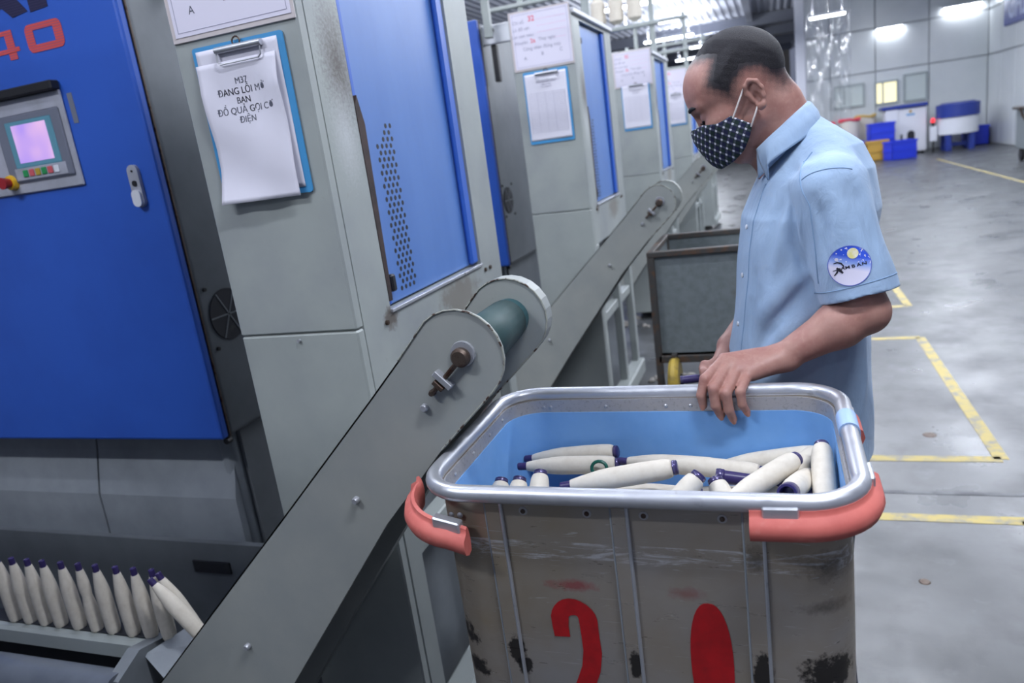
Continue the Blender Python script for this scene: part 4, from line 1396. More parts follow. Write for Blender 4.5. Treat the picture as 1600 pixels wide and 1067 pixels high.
def mesh_sdf(fn, lo, hi, h, name, mat, parent, B=8):
    lo, hi = A3(lo), A3(hi)
    nb = np.ceil((hi - lo) / (h * B)).astype(int)
    bi = np.stack(np.meshgrid(*[np.arange(n) for n in nb], indexing='ij'), -1).reshape(-1, 3)
    cen = lo + (bi + .5) * (h * B)
    dc = fn(cen)
    n_ = nb * B + 1
    V = np.ones(n_, np.float32)
    sg = np.where(dc < 0, -1, 1).reshape(nb).astype(np.float32)
    V[:-1, :-1, :-1] = sg.repeat(B, 0).repeat(B, 1).repeat(B, 2)
    act = bi[np.abs(dc) < h * B * .9 + .012]
    loc = np.stack(np.meshgrid(*[np.arange(B + 1)] * 3, indexing='ij'), -1).reshape(-1, 3)
    for q in range(0, len(act), 600):
        gi = act[q:q + 600, None, :] * B + loc[None]
        gi = gi.reshape(-1, 3)
        V[gi[:, 0], gi[:, 1], gi[:, 2]] = fn(lo + gi * h)
    sgn = V < 0
    cnt = np.zeros(n_ - 1, np.int8)
    cs = [(i, j, k) for i in (0, 1) for j in (0, 1) for k in (0, 1)]
    for i, j, k in cs:
        cnt += sgn[i:n_[0] - 1 + i, j:n_[1] - 1 + j, k:n_[2] - 1 + k]
    I = np.argwhere((cnt > 0) & (cnt < 8))
    ids = np.full(n_ - 1, -1, np.int32)
    ids[I[:, 0], I[:, 1], I[:, 2]] = np.arange(len(I))
    acc, num = np.zeros((len(I), 3)), np.zeros(len(I))
    for a in cs:
        for ax in range(3):
            if a[ax]:
                continue
            b = list(a)
            b[ax] = 1
            va = V[I[:, 0] + a[0], I[:, 1] + a[1], I[:, 2] + a[2]]
            vb = V[I[:, 0] + b[0], I[:, 1] + b[1], I[:, 2] + b[2]]
            m = (va < 0) != (vb < 0)
            t_ = np.where(m, va / np.where(m, va - vb, 1), 0)
            pp = np.tile(A3(a), (len(I), 1))
            pp[:, ax] += t_
            acc[m] += pp[m]
            num[m] += 1
    P_ = lo + (I + acc / num[:, None]) * h
    quads = []
    for ax in range(3):
        o1, o2 = [(1, 2), (2, 0), (0, 1)][ax]
        s0 = [slice(None)] * 3
        s1 = [slice(None)] * 3
        s0[ax], s1[ax] = slice(0, -1), slice(1, None)
        A, Bv = sgn[tuple(s0)], sgn[tuple(s1)]
        E_ = np.argwhere(A != Bv)
        ok = (E_[:, o1] > 0) & (E_[:, o2] > 0) & (E_[:, o1] < n_[o1] - 1) & (E_[:, o2] < n_[o2] - 1)
        E_ = E_[ok]
        flip = A[E_[:, 0], E_[:, 1], E_[:, 2]]
        q = []
        for d1, d2 in ((-1, -1), (0, -1), (0, 0), (-1, 0)):
            c_ = E_.copy()
            c_[:, o1] += d1
            c_[:, o2] += d2
            q.append(ids[c_[:, 0], c_[:, 1], c_[:, 2]])
        q = np.stack(q, 1)
        q[~flip] = q[~flip][:, ::-1]
        quads.append(q)
    Q = np.concatenate(quads)
    Q = Q[(Q >= 0).all(1)]
    org = A3(ORIGIN.get(parent.name, (0, 0, 0))) if parent else np.zeros(3)
    me = bpy.data.meshes.new(name)
    me.vertices.add(len(P_))
    me.vertices.foreach_set('co', (P_ - org).astype(np.float32).ravel())
    me.loops.add(len(Q) * 4)
    me.loops.foreach_set('vertex_index', Q.astype(np.int32).ravel())
    me.polygons.add(len(Q))
    me.polygons.foreach_set('loop_start', np.arange(len(Q), dtype=np.int32) * 4)
    me.polygons.foreach_set('loop_total', np.full(len(Q), 4, np.int32))
    me.update(calc_edges=True)
    me.validate()
    me.polygons.foreach_set('use_smooth', [True] * len(me.polygons))
    me.materials.append(M[mat])
    o = link(bpy.data.objects.new(name, me))
    o.parent = parent
    ORIGIN[o.name] = Vector(org)
    return o, P_
def grad(fn, p, e=.002):
    g = np.stack([fn(p + np.eye(3)[i] * e) - fn(p - np.eye(3)[i] * e) for i in range(3)], 1)
    return g / (np.linalg.norm(g, axis=1)[:, None] + 1e-9)
def snap(fn, pts, lift=0., it=8):
    p = np.array(pts, float)
    for _ in range(it):
        p = p - grad(fn, p) * (fn(p) - lift)[:, None] * .9
    return p

person = thing('person', 'man in light blue work shirt and checked mask, hand on the cart rim', 'person', (.04, 1.60, 0))

# skin, cloth ----------------------------------------------------------------
sk = Mat('skin', lin(172, 128, 116), .5).blotch(22, lin(162, 112, 102), .4, .7).blotch(120, lin(182, 140, 126), .5, .7, amt=.5)
sk.b.inputs['Subsurface Weight'].default_value = .08
sk.b.inputs['Subsurface Radius'].default_value = (.012, .005, .003)
at = nd(sk.t, 'ShaderNodeAttribute', attribute_name='stubble')
gr_ = noise(sk.t, sk.co, 900, 2)
st = ramp(sk.t, math_(sk.t, 'ADD', at.outputs['Fac'], math_(sk.t, 'MULTIPLY', math_(sk.t, 'SUBTRACT', gr_, .5), .5)), .22, .70)
sk.setc(mixc(sk.t, st, sk.c, lin(31, 26, 32)))
sk.bump(260, .12, .0012)
M['skin'] = sk.m
hr = Mat('short_black_hair', lin(17, 15, 22), .7).blotch(500, lin(36, 32, 40), .45, .7, detail=2)
hr.bump(700, .9, .002, 2)
M['hair'] = hr.m
sc_ = Mat('light_blue_shirt_cloth', lin(160, 184, 212), .82).blotch(6, lin(152, 178, 208), .4, .7).blotch(30, lin(176, 190, 208), .62, .78, amt=.5)
b1 = nd(sc_.t, 'ShaderNodeBump')
b1.inputs['Strength'].default_value = .55
b1.inputs['Distance'].default_value = .008
sc_.t.links.new(noise(sc_.t, mapping(sc_.t, sc_.co, (1, 1, .55)), 26, 5, .55, .6), b1.inputs['Height'])
b2 = nd(sc_.t, 'ShaderNodeBump')
b2.inputs['Strength'].default_value = .12
b2.inputs['Distance'].default_value = .0006
sc_.t.links.new(noise(sc_.t, sc_.co, 900, 2), b2.inputs['Height'])
sc_.t.links.new(b1.outputs[0], b2.inputs['Normal'])
sc_.t.links.new(b2.outputs[0], sc_.b.inputs['Normal'])
sc_.b.inputs['Sheen Weight'].default_value = .15
M['shirt'] = sc_.m
M['seam'] = Mat('shirt_seam', lin(132, 160, 192), .9).m
M['trouser'] = Mat('navy_trouser_cloth', lin(40, 48, 70), .85).bump(60, .3, .003).m
M['shoe'] = Mat('dark_shoe', lin(40, 38, 40), .5).m
M['strap'] = Mat('mask_strap', lin(236, 228, 222), .8).m
M['lash'] = Mat('dark_lash', lin(34, 26, 28), .7).m
M['nail'] = Mat('fingernail', lin(186, 132, 116), .35).m
# gingham mask
mk = Mat('gingham_mask_cloth', lin(24, 28, 48), .9)
v = mapping(mk.t, mk.co, (1, 1, 1), (0, R(-28), 0))
sx = nd(mk.t, 'ShaderNodeSeparateXYZ')
mk.t.links.new(v, sx.inputs[0])
sxo = nd(mk.t, 'ShaderNodeSeparateXYZ')
mk.t.links.new(mk.co, sxo.inputs[0])
per = 6.2832 / .0112
ua = math_(mk.t, 'ADD', math_(mk.t, 'MULTIPLY', sx.outputs[0], .9), math_(mk.t, 'MULTIPLY', sx.outputs[1], -.55))
s1 = math_(mk.t, 'SINE', math_(mk.t, 'MULTIPLY', ua, per))
s2 = math_(mk.t, 'SINE', math_(mk.t, 'MULTIPLY', sx.outputs[2], per))
h1 = math_(mk.t, 'SINE', math_(mk.t, 'MULTIPLY', ua, per / 2))
h2 = math_(mk.t, 'SINE', math_(mk.t, 'MULTIPLY', sx.outputs[2], per / 2))
chk = math_(mk.t, 'GREATER_THAN', math_(mk.t, 'MULTIPLY', h1, h2), 0.)
c1 = mixc(mk.t, chk, lin(26, 30, 66), lin(26, 46, 42))
st1 = ramp(mk.t, s1, .55, .8)
st2 = ramp(mk.t, s2, .55, .8)
c2 = mixc(mk.t, math_(mk.t, 'MULTIPLY', math_(mk.t, 'MAXIMUM', st1, st2), .30), c1, lin(120, 124, 140))
c3 = mixc(mk.t, math_(mk.t, 'MULTIPLY', ramp(mk.t, s1, .45, .7), ramp(mk.t, s2, .45, .7)), c2, lin(222, 222, 232))
mk.setc(c3)
mk.bump(1200, .3, .0008, 2)
M['mask'] = mk.m

# frames ------------------------------------------------------------------------
a_ = R(7)
F = A3((-math.cos(a_), -math.sin(a_), 0))
Lf = A3((math.sin(a_), -math.cos(a_), 0))
U = A3((0, 0, 1))
HO = A3((-.055, 1.565, 1.545))
hp, hy = R(30), R(3)
Fh0 = A3((-math.cos(hy), -math.sin(hy), 0))
Lh = A3((math.sin(hy), -math.cos(hy), 0))
Fh = math.cos(hp) * Fh0 - math.sin(hp) * U
Uh = math.sin(hp) * Fh0 + math.cos(hp) * U
HR = np.stack([Fh, Lh, Uh], 1)
def H(f, l, u):
    return HO + f * Fh + l * Lh + u * Uh

# head ----------------------------------------------------------------------------
head = Sdf()
head.u(ell(H(-.012, 0, .033), (.089, .0745, .084), HR), .01)
head.u(ell(H(.036, 0, .035), (.052, .064, .060), HR), .03)
head.u(ell(H(.030, 0, -.040), (.054, .056, .066), HR), .03)
head.u(cone(H(.0, .050, -.052), H(.056, .016, -.091), .016, .016), .025)
head.u(cone(H(.0, -.050, -.052), H(.056, -.016, -.091), .016, .016), .025)
head.u(cone(H(.056, .010, -.090), H(.056, -.010, -.090), .017, .017), .02)
for s in (1, -1):
    head.u(ell(H(.055, s * .044, -.018), (.028, .020, .020), HR), .02)
    head.u(cone(H(.080, s * .012, .026), H(.066, s * .048, .027), .009, .008), .012)
    head.sub(ell(H(.089, s * .030, .007), (.014, .017, .010), HR), .012)
    head.u(ell(H(.068, s * .031, .005), (.015, .016, .012), HR), .004)
head.u(cone(H(.080, 0, .012), H(.088, 0, -.022), .0075, .0115), .014)
for s in (1, -1):
    head.u(ell(H(.079, s * .012, -.027), (.011, .009, .008), HR), .008)
head.u(ell(H(.080, 0, -.060), (.012, .022, .007), HR), .008)
head.u(ell(H(.078, 0, -.071), (.012, .019, .007), HR), .006)
headonly = Sdf()
headonly.ops = list(head.ops)
def ear(S_, s):
    c0 = lambda f, l, u: H(-.017 + f * .78, s * (.070 + l), -.018 + u * .92)
    S_.u(ell(H(-.019, s * .074, -.014), (.012, .006, .024), HR), .006)
    rim = [(.006, .004, -.006), (.012, .006, .012), (.006, .012, .026), (-.008, .015, .031), (-.020, .016, .022), (-.022, .015, .006), (-.016, .012, -.010), (-.007, .010, -.022), (.001, .008, -.026), (.005, .005, -.018)]
    for p, q in zip(rim[:-1], rim[1:]):
        S_.u(cone(c0(*p), c0(*q), .0042, .0042), .004)
    S_.u(cone(c0(-.004, .010, -.024), c0(.001, .008, -.024), .0065, .006), .005)
    S_.u(cone(c0(-.010, .011, .018), c0(-.014, .011, -.004), .004, .004), .005)
    S_.sub(ell(c0(-.003, .014, -.004), (.0062, .009, .010), HR), .004)
    S_.sub(cone(c0(-.010, .017, .022), c0(-.016, .017, .004), .003, .003), .003)
ear(head, 1)
ear(head, -1)

# trunk, arms, hands ----------------------------------------------------------------
body = Sdf()
body.ops = list(head.ops)
NB = A3((.030, 1.585, 1.425))
body.u(cone(H(-.036, 0, -.055), NB, .054, .060), .02)
body.u(cone(H(-.030, .0, -.02), NB + A3((.012, 0, .0)), .052, .058), .02)
body.u(cone(H(.015, 0, -.085), NB + A3((-.022, 0, -.015)), .035, .04), .02)
trunk_o = (.040, 1.60, 0)
trunk = [(.86, .0, .105, .150), (.98, .004, .098, .135), (1.10, .004, .092, .130), (1.22, -.002, .092, .142), (1.32, -.010, .092, .155), (1.39, -.012, .070, .12), (1.43, -.016, .045, .06)]
body.u(stack(trunk, trunk_o, F, Lf), .03)
SL, SR = A3((.093, 1.430, 1.358)), A3((.030, 1.775, 1.352))
EL, WL = A3((.141, 1.400, 1.146)), A3((.002, 1.372, 1.074))
ER, WR = A3((.010, 1.835, 1.115)), A3((-.112, 1.672, 1.012))
for s_, e_, w_ in ((SL, EL, WL), (SR, ER, WR)):
    body.u(cone(s_, e_, .052, .038), .03)
    m_ = e_ + (w_ - e_) * .30
    body.u(cone(e_, m_, .037, .0405), .015)
    body.u(cone(m_, w_, .0405, .0245), .015)
    body.u(cone(e_ + A3((.006, 0, -.004)), e_, .036, .036), .01)
# left hand, palm on the rim, fingers hooked over it
MC = [A3((-.100, 1.347, 1.0795)), A3((-.090, 1.335, 1.073)), A3((-.076, 1.328, 1.066)), A3((-.058, 1.326, 1.059))]
PI = [A3((-.131, 1.290, 1.062)), A3((-.116, 1.274, 1.049)), A3((-.095, 1.272, 1.041)), A3((-.071, 1.277, 1.041))]
DI = [A3((-.139, 1.283, 1.034)), A3((-.114, 1.273, 1.018)), A3((-.092, 1.274, 1.009)), A3((-.069, 1.277, 1.018))]
TI = [A3((-.137, 1.2855, 1.013)), A3((-.107, 1.281, .996)), A3((-.086, 1.282, .988)), A3((-.062, 1.283, 1.001))]
FR = [.0095, .0098, .0094, .0084]
for i in range(4):
    body.u(cone(WL + (MC[i] - MC[1]) * .55 + A3((-.006, 0, 0)), MC[i], .0165, .0122), .012)
body.u(ell((WL + MC[1]) / 2 + A3((0, .006, -.004)), (.04, .024, .017)), .012)
body.u(cone(WL + A3((-.012, -.016, -.002)), MC[3] + A3((.006, .004, -.002)), .016, .012), .012)
for i in range(4):
    r_ = FR[i]
    body.u(cone(MC[i], PI[i], r_ * 1.12, r_), .005)
    body.u(cone(PI[i], DI[i], r_ * 1.02, r_ * .9), .003)
    body.u(cone(DI[i], TI[i], r_ * .9, r_ * .78), .003)
body.u(cone(WL + A3((-.03, .018, -.008)), A3((-.085, 1.385, 1.050)), .014, .0115), .01)
body.u(cone(A3((-.085, 1.385, 1.050)), A3((-.112, 1.362, 1.034)), .0108, .0098), .004)
body.u(cone(A3((-.112, 1.362, 1.034)), A3((-.124, 1.343, 1.022)), .0098, .0080), .004)
# right hand, closed round the purple tube
TB0, TB1 = A3((-.215, 1.595, .957)), A3((-.040, 1.612, .968))
td = (TB1 - TB0) / np.linalg.norm(TB1 - TB0)
PC = A3((-.140, 1.618, .985))
body.u(cone(WR, PC + A3((.012, .006, .004)), .022, .019), .012)
up_ = np.cross(td, A3((0, 1, 0)))
up_ = up_ / np.linalg.norm(up_)
if up_[2] < 0:
    up_ = -up_
sd_ = np.cross(up_, td)
for i in range(4):
    c0 = TB0 + td * (.052 + .0185 * i)
    k_ = PC + td * (.0185 * (i - 1.2))
    p1 = c0 + up_ * .019 - sd_ * .004 * 0
    ring_ = [c0 + .0205 * (math.cos(R(t_)) * up_ + math.sin(R(t_)) * sd_) for t_ in (25, -35, -95, -150)]
    body.u(cone(k_, ring_[0], .012, .0098), .008)
    for p, q in zip(ring_[:-1], ring_[1:]):
        body.u(cone(p, q, .0092 - .0004 * i, .0086), .003)
body.u(cone(PC + A3((.02, -.004, -.008)), TB0 + td * .075 + sd_ * .021 + up_ * .004, .012, .0105), .008)
body.u(cone(TB0 + td * .075 + sd_ * .021 + up_ * .004, TB0 + td * .045 + sd_ * .018 - up_ * .006, .0100, .0082), .004)
# legs inside the trousers
for s in (1, -1):
    hpj = A3(trunk_o) + Lf * (.085 * s) + A3((0, 0, .90))
    kn = A3(trunk_o) + Lf * (.095 * s) + F * .01 + A3((.0, 0, .50))
    an = A3(trunk_o) + Lf * (.100 * s) + A3((.02, 0, .09))
    body.u(cone(hpj, kn, .078, .050), .03)
    body.u(cone(kn, an, .050, .034), .02)
    body.u(cone(an + A3((0, 0, -.04)), an + F * .14 + A3((0, 0, -.055)), .034, .028), .02)

bo, bp_ = mesh_sdf(body, (-.30, 1.20, -.02), (.27, 1.95, 1.70), .0027, 'body', 'skin', person)
# hair line, in the side plane of the head (f forward, u up)
HP = np.array([(-.16, -.058), (-.063, -.055), (-.048, -.042), (-.042, -.020), (-.040, .012), (-.026, .022), (-.010, .016), (.001, .004), (.010, -.014), (.022, -.013), (.034, .010), (.046, .038), (.053, .070), (.054, .095), (.050, .114), (.044, .20), (-.16, .20)])
def hair_s(p):
    q = (p - HO) @ HR
    z = q[:, 2]
    x = q[:, 0] + .030 * np.minimum(1.4, (q[:, 1] / .052) ** 2) * np.clip((z - .05) / .035, 0, 1)
    n_ = len(HP)
    ins_ = np.zeros(len(x), bool)
    dm = np.full(len(x), 1e9)
    for i in range(n_):
        (x0, z0), (x1, z1) = HP[i], HP[(i + 1) % n_]
        with np.errstate(divide='ignore', invalid='ignore'):
            c_ = ((z0 > z) != (z1 > z)) & (x < (x1 - x0) * (z - z0) / (z1 - z0 + 1e-12) + x0)
        ins_ ^= c_
        dx, dz = x1 - x0, z1 - z0
        t_ = np.clip(((x - x0) * dx + (z - z0) * dz) / (dx * dx + dz * dz), 0, 1)
        dm = np.minimum(dm, np.hypot(x - x0 - t_ * dx, z - z0 - t_ * dz))
    w_ = np.sin(330 * p[:, 0] + 210 * p[:, 2]) * np.sin(270 * p[:, 2] - 190 * p[:, 0] + 1.) * .0022
    return np.where(ins_, dm, -dm) + w_
hs_ = np.clip((hair_s(bp_) + .017) / .046, 0, 1) * (.62 + .38 * np.clip((((bp_ - HO) @ HR)[:, 2] + .02) / .06, 0, 1))
ql = (bp_ - HO) @ HR
hs_[(ql[:, 2] < -.08) | (np.abs(ql[:, 1]) > .0795) | (np.linalg.norm(ql, axis=1) > .17)] = 0
# faint shadow of hair growth on the jaw line is left out; eye brows are their own mesh
at_ = bo.data.attributes.new('stubble', 'FLOAT', 'POINT')
at_.data.foreach_set('value', hs_.astype(np.float32))

def hair(p):
    s = hair_s(p)
    u_ = ((p - HO) @ HR)[:, 2]
    th = .0058 * np.clip((s - .018) / .03, 0, 1) * np.clip((u_ + .035) / .07, 0, 1) - .0007
    d = headonly(p) - th
    return np.maximum(d, -(s - .019))
mesh_sdf(hair, H(-.12, -.09, -.09).min() * 0 + A3((-.18, 1.46, 1.42)), (.07, 1.67, 1.70), .0024, 'hair', 'hair', person)

# eye brows, eye slits, nails -----------------------------------------------------------
for s in (1, -1):
    pts = snap(headonly, [H(.090, s * l, .030 + .004 * math.sin((l - .012) / .036 * 2.6)) - 0 * Fh for l in np.linspace(.012, .054, 9)], .0006)
    MB().tube([tuple(p) for p in pts], [.0014, .0032, .0040, .0044, .0044, .0042, .0036, .0026, .0010], 8).build('eyebrow', 'hair', person, True)
    pts = snap(headonly, [H(.095, s * l, .0025 - .0030 * math.sin((l - .018) / .028 * 3.14)) for l in np.linspace(.018, .050, 9)], .0003)
    MB().tube([tuple(p) for p in pts], [.0008, .0018, .0024, .0028, .0030, .0030, .0026, .0018, .0008], 8).build('eye_line', 'lash', person, True)
for i in range(4):
    ax = (TI[i] - DI[i]) / np.linalg.norm(TI[i] - DI[i])
    out = A3((-.25, -1, .1)) if i == 0 else A3((-.1, -1, .1))
    out = out - ax * (out @ ax)
    out /= np.linalg.norm(out)
    wv = np.cross(ax, out)
    nb = MB().grid(lambda u, v: tuple(TI[i] + ax * (.006 - .011 * v) + wv * (.0052 * (2 * u - 1)) * (1 - .35 * (1 - v) ** 3) + out * (FR[i] * .80 + .0006 - .0026 * (2 * u - 1) ** 2)), 7, 7)
    nb.build('fingernail', 'nail', person, True)

# shirt ------------------------------------------------------------------------------------
shirt = Sdf()
st_tab = [(.80, .004, .136, .178), (.955, .006, .135, .176), (1.03, .008, .136, .172), (1.10, .004, .128, .168), (1.22, -.007, .124, .170), (1.31, -.022, .126, .174), (1.385, -.034, .104, .165), (1.43, -.038, .078, .135), (1.465, -.026, .050, .095), (1.487, -.010, .036, .06)]
torso_s = Sdf().u(stack(st_tab, trunk_o, F, Lf), .02)
def sleeve(s_, e_):
    d = (e_ - s_) / np.linalg.norm(e_ - s_)
    hem = s_ + d * .190
    sv = Sdf().u(cone(s_ + A3((0, 0, .004)), hem + d * .03, .059, .063), .02)
    def cut(dd, p):                     # flat hem, hollow open end
        q = p - hem
        t_ = q @ d
        rad = np.linalg.norm(q - t_[:, None] * d, axis=1)
        return np.maximum(np.maximum(dd, t_), -np.maximum(rad - .0530, -(t_ + .02)))
    sv.post(cut)
    return d, hem, sv
dL, hemL, slvL = sleeve(SL, EL)
dR, hemR, slvR = sleeve(SR, ER)
shirt.post(lambda d, p: smin(smin(torso_s(p), slvL(p), .032), slvR(p), .032))
def wobble(d, p):
    x, y, z = p[:, 0], p[:, 1], p[:, 2]
    w = np.sin(47 * x + 21 * z + 2.1 * np.sin(31 * y + 13 * z)) * .0014 + np.sin(33 * z - 52 * x + 17 * y + 1.3) * .0011
    w += np.sin(95 * x + 63 * y + 41 * z) * .0005
    return d + w
shirt.post(wobble)
base_shirt = Sdf()
base_shirt.ops = list(shirt.ops)
FOLDS = []
def fold(pts, w, amp):
    FOLDS.append((snap(base_shirt, pts, 0), w, amp * (1.4 if amp < 0 else 1.2)))
def creases(d, p):
    for pp, w, amp in FOLDS:
        c_ = pp.mean(0)
        rad = np.linalg.norm(pp - c_, axis=1).max() + 3 * w
        m = np.linalg.norm(p - c_, axis=1) < rad
        if not m.any():
            continue
        q = p[m]
        best, par = np.full(len(q), 9.), np.zeros(len(q))
        n_ = len(pp) - 1
        for i in range(n_):
            ab = pp[i + 1] - pp[i]
            t_ = np.clip(((q - pp[i]) @ ab) / (ab @ ab), 0, 1)
            dd = np.linalg.norm(q - pp[i] - t_[:, None] * ab, axis=1)
            k = dd < best
            best = np.where(k, dd, best)
            par = np.where(k, (i + t_) / n_, par)
        tap = np.clip(np.minimum(par * 4, (1 - par) * 2.2) + .25, 0, 1)
        d[m] = d[m] - amp * np.exp(-(best / w) ** 2) * tap
    return d
fold([(.070, 1.44, 1.20), (.023, 1.44, 1.157), (-.011, 1.44, 1.122), (-.044, 1.44, 1.088), (-.075, 1.44, 1.056)], .011, -.0085)
fold([(.058, 1.44, 1.226), (.012, 1.44, 1.186), (-.041, 1.44, 1.142), (-.075, 1.44, 1.11)], .018, .0060)
fold([(.070, 1.44, 1.15), (.025, 1.44, 1.11), (-.025, 1.44, 1.072)], .016, .0060)
fold([(.06, 1.44, 1.10), (.02, 1.44, 1.06), (-.03, 1.44, 1.02)], .011, -.0050)
fold([(-.004, 1.44, 1.36), (-.014, 1.44, 1.31), (-.026, 1.44, 1.25), (-.032, 1.44, 1.20)], .012, -.0050)
fold([(.020, 1.44, 1.35), (.010, 1.44, 1.30), (.0, 1.44, 1.23)], .013, .0040)
fold([(.068, 1.44, 1.36), (.042, 1.44, 1.31), (.034, 1.44, 1.26), (.040, 1.44, 1.21)], .010, -.0060)
fold([(.052, 1.42, 1.33), (.030, 1.42, 1.27), (.020, 1.42, 1.20)], .012, .0045)
fold([(-.055, 1.47, 1.23), (-.062, 1.47, 1.17), (-.072, 1.47, 1.09)], .010, -.0040)
fold([(.13, 1.44, 1.12), (.10, 1.44, 1.05), (.08, 1.44, .96)], .014, -.0060)
fold([(.16, 1.48, 1.10), (.15, 1.48, 1.02), (.13, 1.48, .93)], .014, .0050)
fold([(.135, 1.36, 1.375), (.152, 1.36, 1.335), (.160, 1.36, 1.285), (.166, 1.36, 1.25)], .011, -.0050)
fold([(.088, 1.36, 1.385), (.098, 1.36, 1.335), (.092, 1.36, 1.28), (.085, 1.36, 1.22)], .013, .0035)
fold([(.120, 1.36, 1.38), (.130, 1.36, 1.32), (.134, 1.36, 1.26)], .010, -.0030)
fold([(.062, 1.37, 1.35), (.073, 1.36, 1.30), (.076, 1.36, 1.25)], .009, -.0040)
fold([(.10, 1.50, 1.44), (.13, 1.47, 1.41), (.15, 1.43, 1.37)], .012, .0040)
fold([(.02, 1.46, 1.43), (.05, 1.42, 1.41), (.09, 1.40, 1.40)], .010, .0030)
shirt.post(creases)
# a slot at the neck and a flat bottom hem
def neck_cut(d, p):
    q = p - NB
    axn = A3((-.32, -.06, .945))
    axn /= np.linalg.norm(axn)
    t_ = q @ axn
    rad = np.linalg.norm(q - t_[:, None] * axn, axis=1)
    core = np.maximum(rad - .058, -(t_ + .020))
    return np.maximum(d, -core)
shirt.post(neck_cut)
shirt.post(lambda d, p: np.maximum(d, .815 - p[:, 2]))
so, _ = mesh_sdf(shirt, (-.17, 1.30, .79), (.27, 1.95, 1.50), .0032, 'work_shirt', 'shirt', person)

# collar: stand ring with the leaf folded outwards
cc = A3((.005, 1.580, 1.470))
def col_pt(u, v):
    th = R(-128 + 256 * u)              # 0 is the nape
    back = math.cos(th)
    front = max(0, -back)
    ring_ = cc + A3((.054 * back, 0, .046 * back)) + A3((0, -.068 * math.sin(th), 0))
    n_ = A3((back * .9, -math.sin(th), 0))
    n_ /= np.linalg.norm(n_)
    if v < .3:                          # stand
        w = v / .3
        return tuple(ring_ + n_ * (-.002 + .001 * w) + A3((0, 0, -.055 * (1 - w))))
    w = (v - .3) / .7
    out = .004 + .016 * math.sin(min(1, w * 1.4) * 1.57) + .012 * w
    drop = -(.046 + .010 * front) * w ** 1.4 + .003 * math.sin(3.1 * min(1, w * 3))
    tip = A3((.042, 0, -.008)) * (max(0, front - .2) * 2.) * w
    return tuple(ring_ + n_ * out + A3((0, 0, drop)) + tip)
cb_ = MB().grid(col_pt, 60, 18)
co_ = cb_.build('collar', 'shirt', so, True, 180)
md = co_.modifiers.new('t', 'SOLIDIFY')
md.thickness = .0028
# seams: shoulder, arm hole, sleeve hem stitching, front placket edge
def seam(pts, r=.0011, lift=.0004, par=so):
    n_ = 30
    pts = np.array(pts, float)
    tt = np.linspace(0, len(pts) - 1, n_)
    i_ = np.minimum(tt.astype(int), len(pts) - 2)
    fr = (tt - i_)[:, None]
    q = pts[i_] * (1 - fr) + pts[i_ + 1] * fr
    q = snap(shirt, q, lift, 6)
    MB().tube([tuple(p) for p in q], r, 6).build('seam', 'seam', par, True)
seam([(.030, 1.44, 1.44), (.040, 1.41, 1.395), (.050, 1.375, 1.34), (.040, 1.365, 1.27), (.045, 1.375, 1.20)])
seam([(.032, 1.445, 1.435), (.060, 1.46, 1.44)])
seam([(.046, 1.40, 1.385), (.085, 1.385, 1.40), (.12, 1.40, 1.39)], .0009)
e1 = np.cross(dL, A3((0, 1, 0)))
e1 /= np.linalg.norm(e1)
e2 = np.cross(dL, e1)
hs2 = hemL - dL * .022
pts = snap(shirt, [hs2 + .064 * (math.cos(R(t_)) * e1 + math.sin(R(t_)) * e2) for t_ in range(0, 360, 10)], .0003, 5)
MB().tube([tuple(p) for p in pts], .0009, 6, True).build('seam', 'seam', so, True)
seam([(-.030, 1.50, 1.385), (-.060, 1.497, 1.30), (-.073, 1.495, 1.20), (-.082, 1.493, 1.10), (-.092, 1.49, 1.0)], .0010)
for z in (1.30, 1.20, 1.10, 1.01):
    q = snap(shirt, [(-.085, 1.525, z)], .0004)[0]
    g = grad(shirt, q[None])[0]
    MB().lathe(tuple(q), tuple(g), [(0, .0050), (.0014, .0050), (.0020, .004)], 14).build('button', 'white_plastic', so, True)

# round emblem on the sleeve, laid on the cloth
pc = snap(shirt, [(.113, 1.33, 1.240)], .0006, 12)[0]
pn = grad(shirt, pc[None])[0]
pn = pn * .5 + A3((0, -1, 0)) * .5
pn /= np.linalg.norm(pn)
pu = U - pn * (U @ pn)
pu /= np.linalg.norm(pu)
px_ = np.cross(pu, pn)
PR = .0345
def on_sleeve(uv, lift):
    p = np.array([pc + px_ * u + pu * v for u, v in uv])
    for _ in range(5):
        d = shirt(p) - lift
        p = p - pn * d[:, None] * .9
    return p
rings, seg = 12, 48
uv = [(0, 0)] + [(PR * r_ / rings * math.cos(2 * math.pi * k / seg), PR * r_ / rings * math.sin(2 * math.pi * k / seg)) for r_ in range(1, rings + 1) for k in range(seg)]
fc = [(0, 1 + k, 1 + (k + 1) % seg) for k in range(seg)]
for r_ in range(rings - 1):
    for k in range(seg):
        a, b = 1 + r_ * seg + k, 1 + r_ * seg + (k + 1) % seg
        fc.append((a, a + seg, b + seg, b))
em = Mat('printed_emblem', lin(230, 230, 245), .6)
ea = nd(em.t, 'ShaderNodeAttribute', attribute_name='height')
es = ramp(em.t, noise(em.t, em.co, 190, 1), .66, .70)
cr_ = nd(em.t, 'ShaderNodeValToRGB')
cr_.color_ramp.elements[0].position, cr_.color_ramp.elements[0].color = .40, lin(232, 228, 248)
cr_.color_ramp.elements[1].position, cr_.color_ramp.elements[1].color = .74, lin(44, 84, 214)
e3 = cr_.color_ramp.elements.new(.56)
e3.color = lin(150, 176, 236)
em.t.links.new(ea.outputs['Fac'], cr_.inputs[0])
em.setc(mixc(em.t, math_(em.t, 'MULTIPLY', es, math_(em.t, 'GREATER_THAN', ea.outputs['Fac'], .55)), cr_.outputs[0], lin(236, 238, 250)))
M['emblem'] = em.m
eb = MB().add([tuple(p) for p in on_sleeve(uv, .0011)], fc)
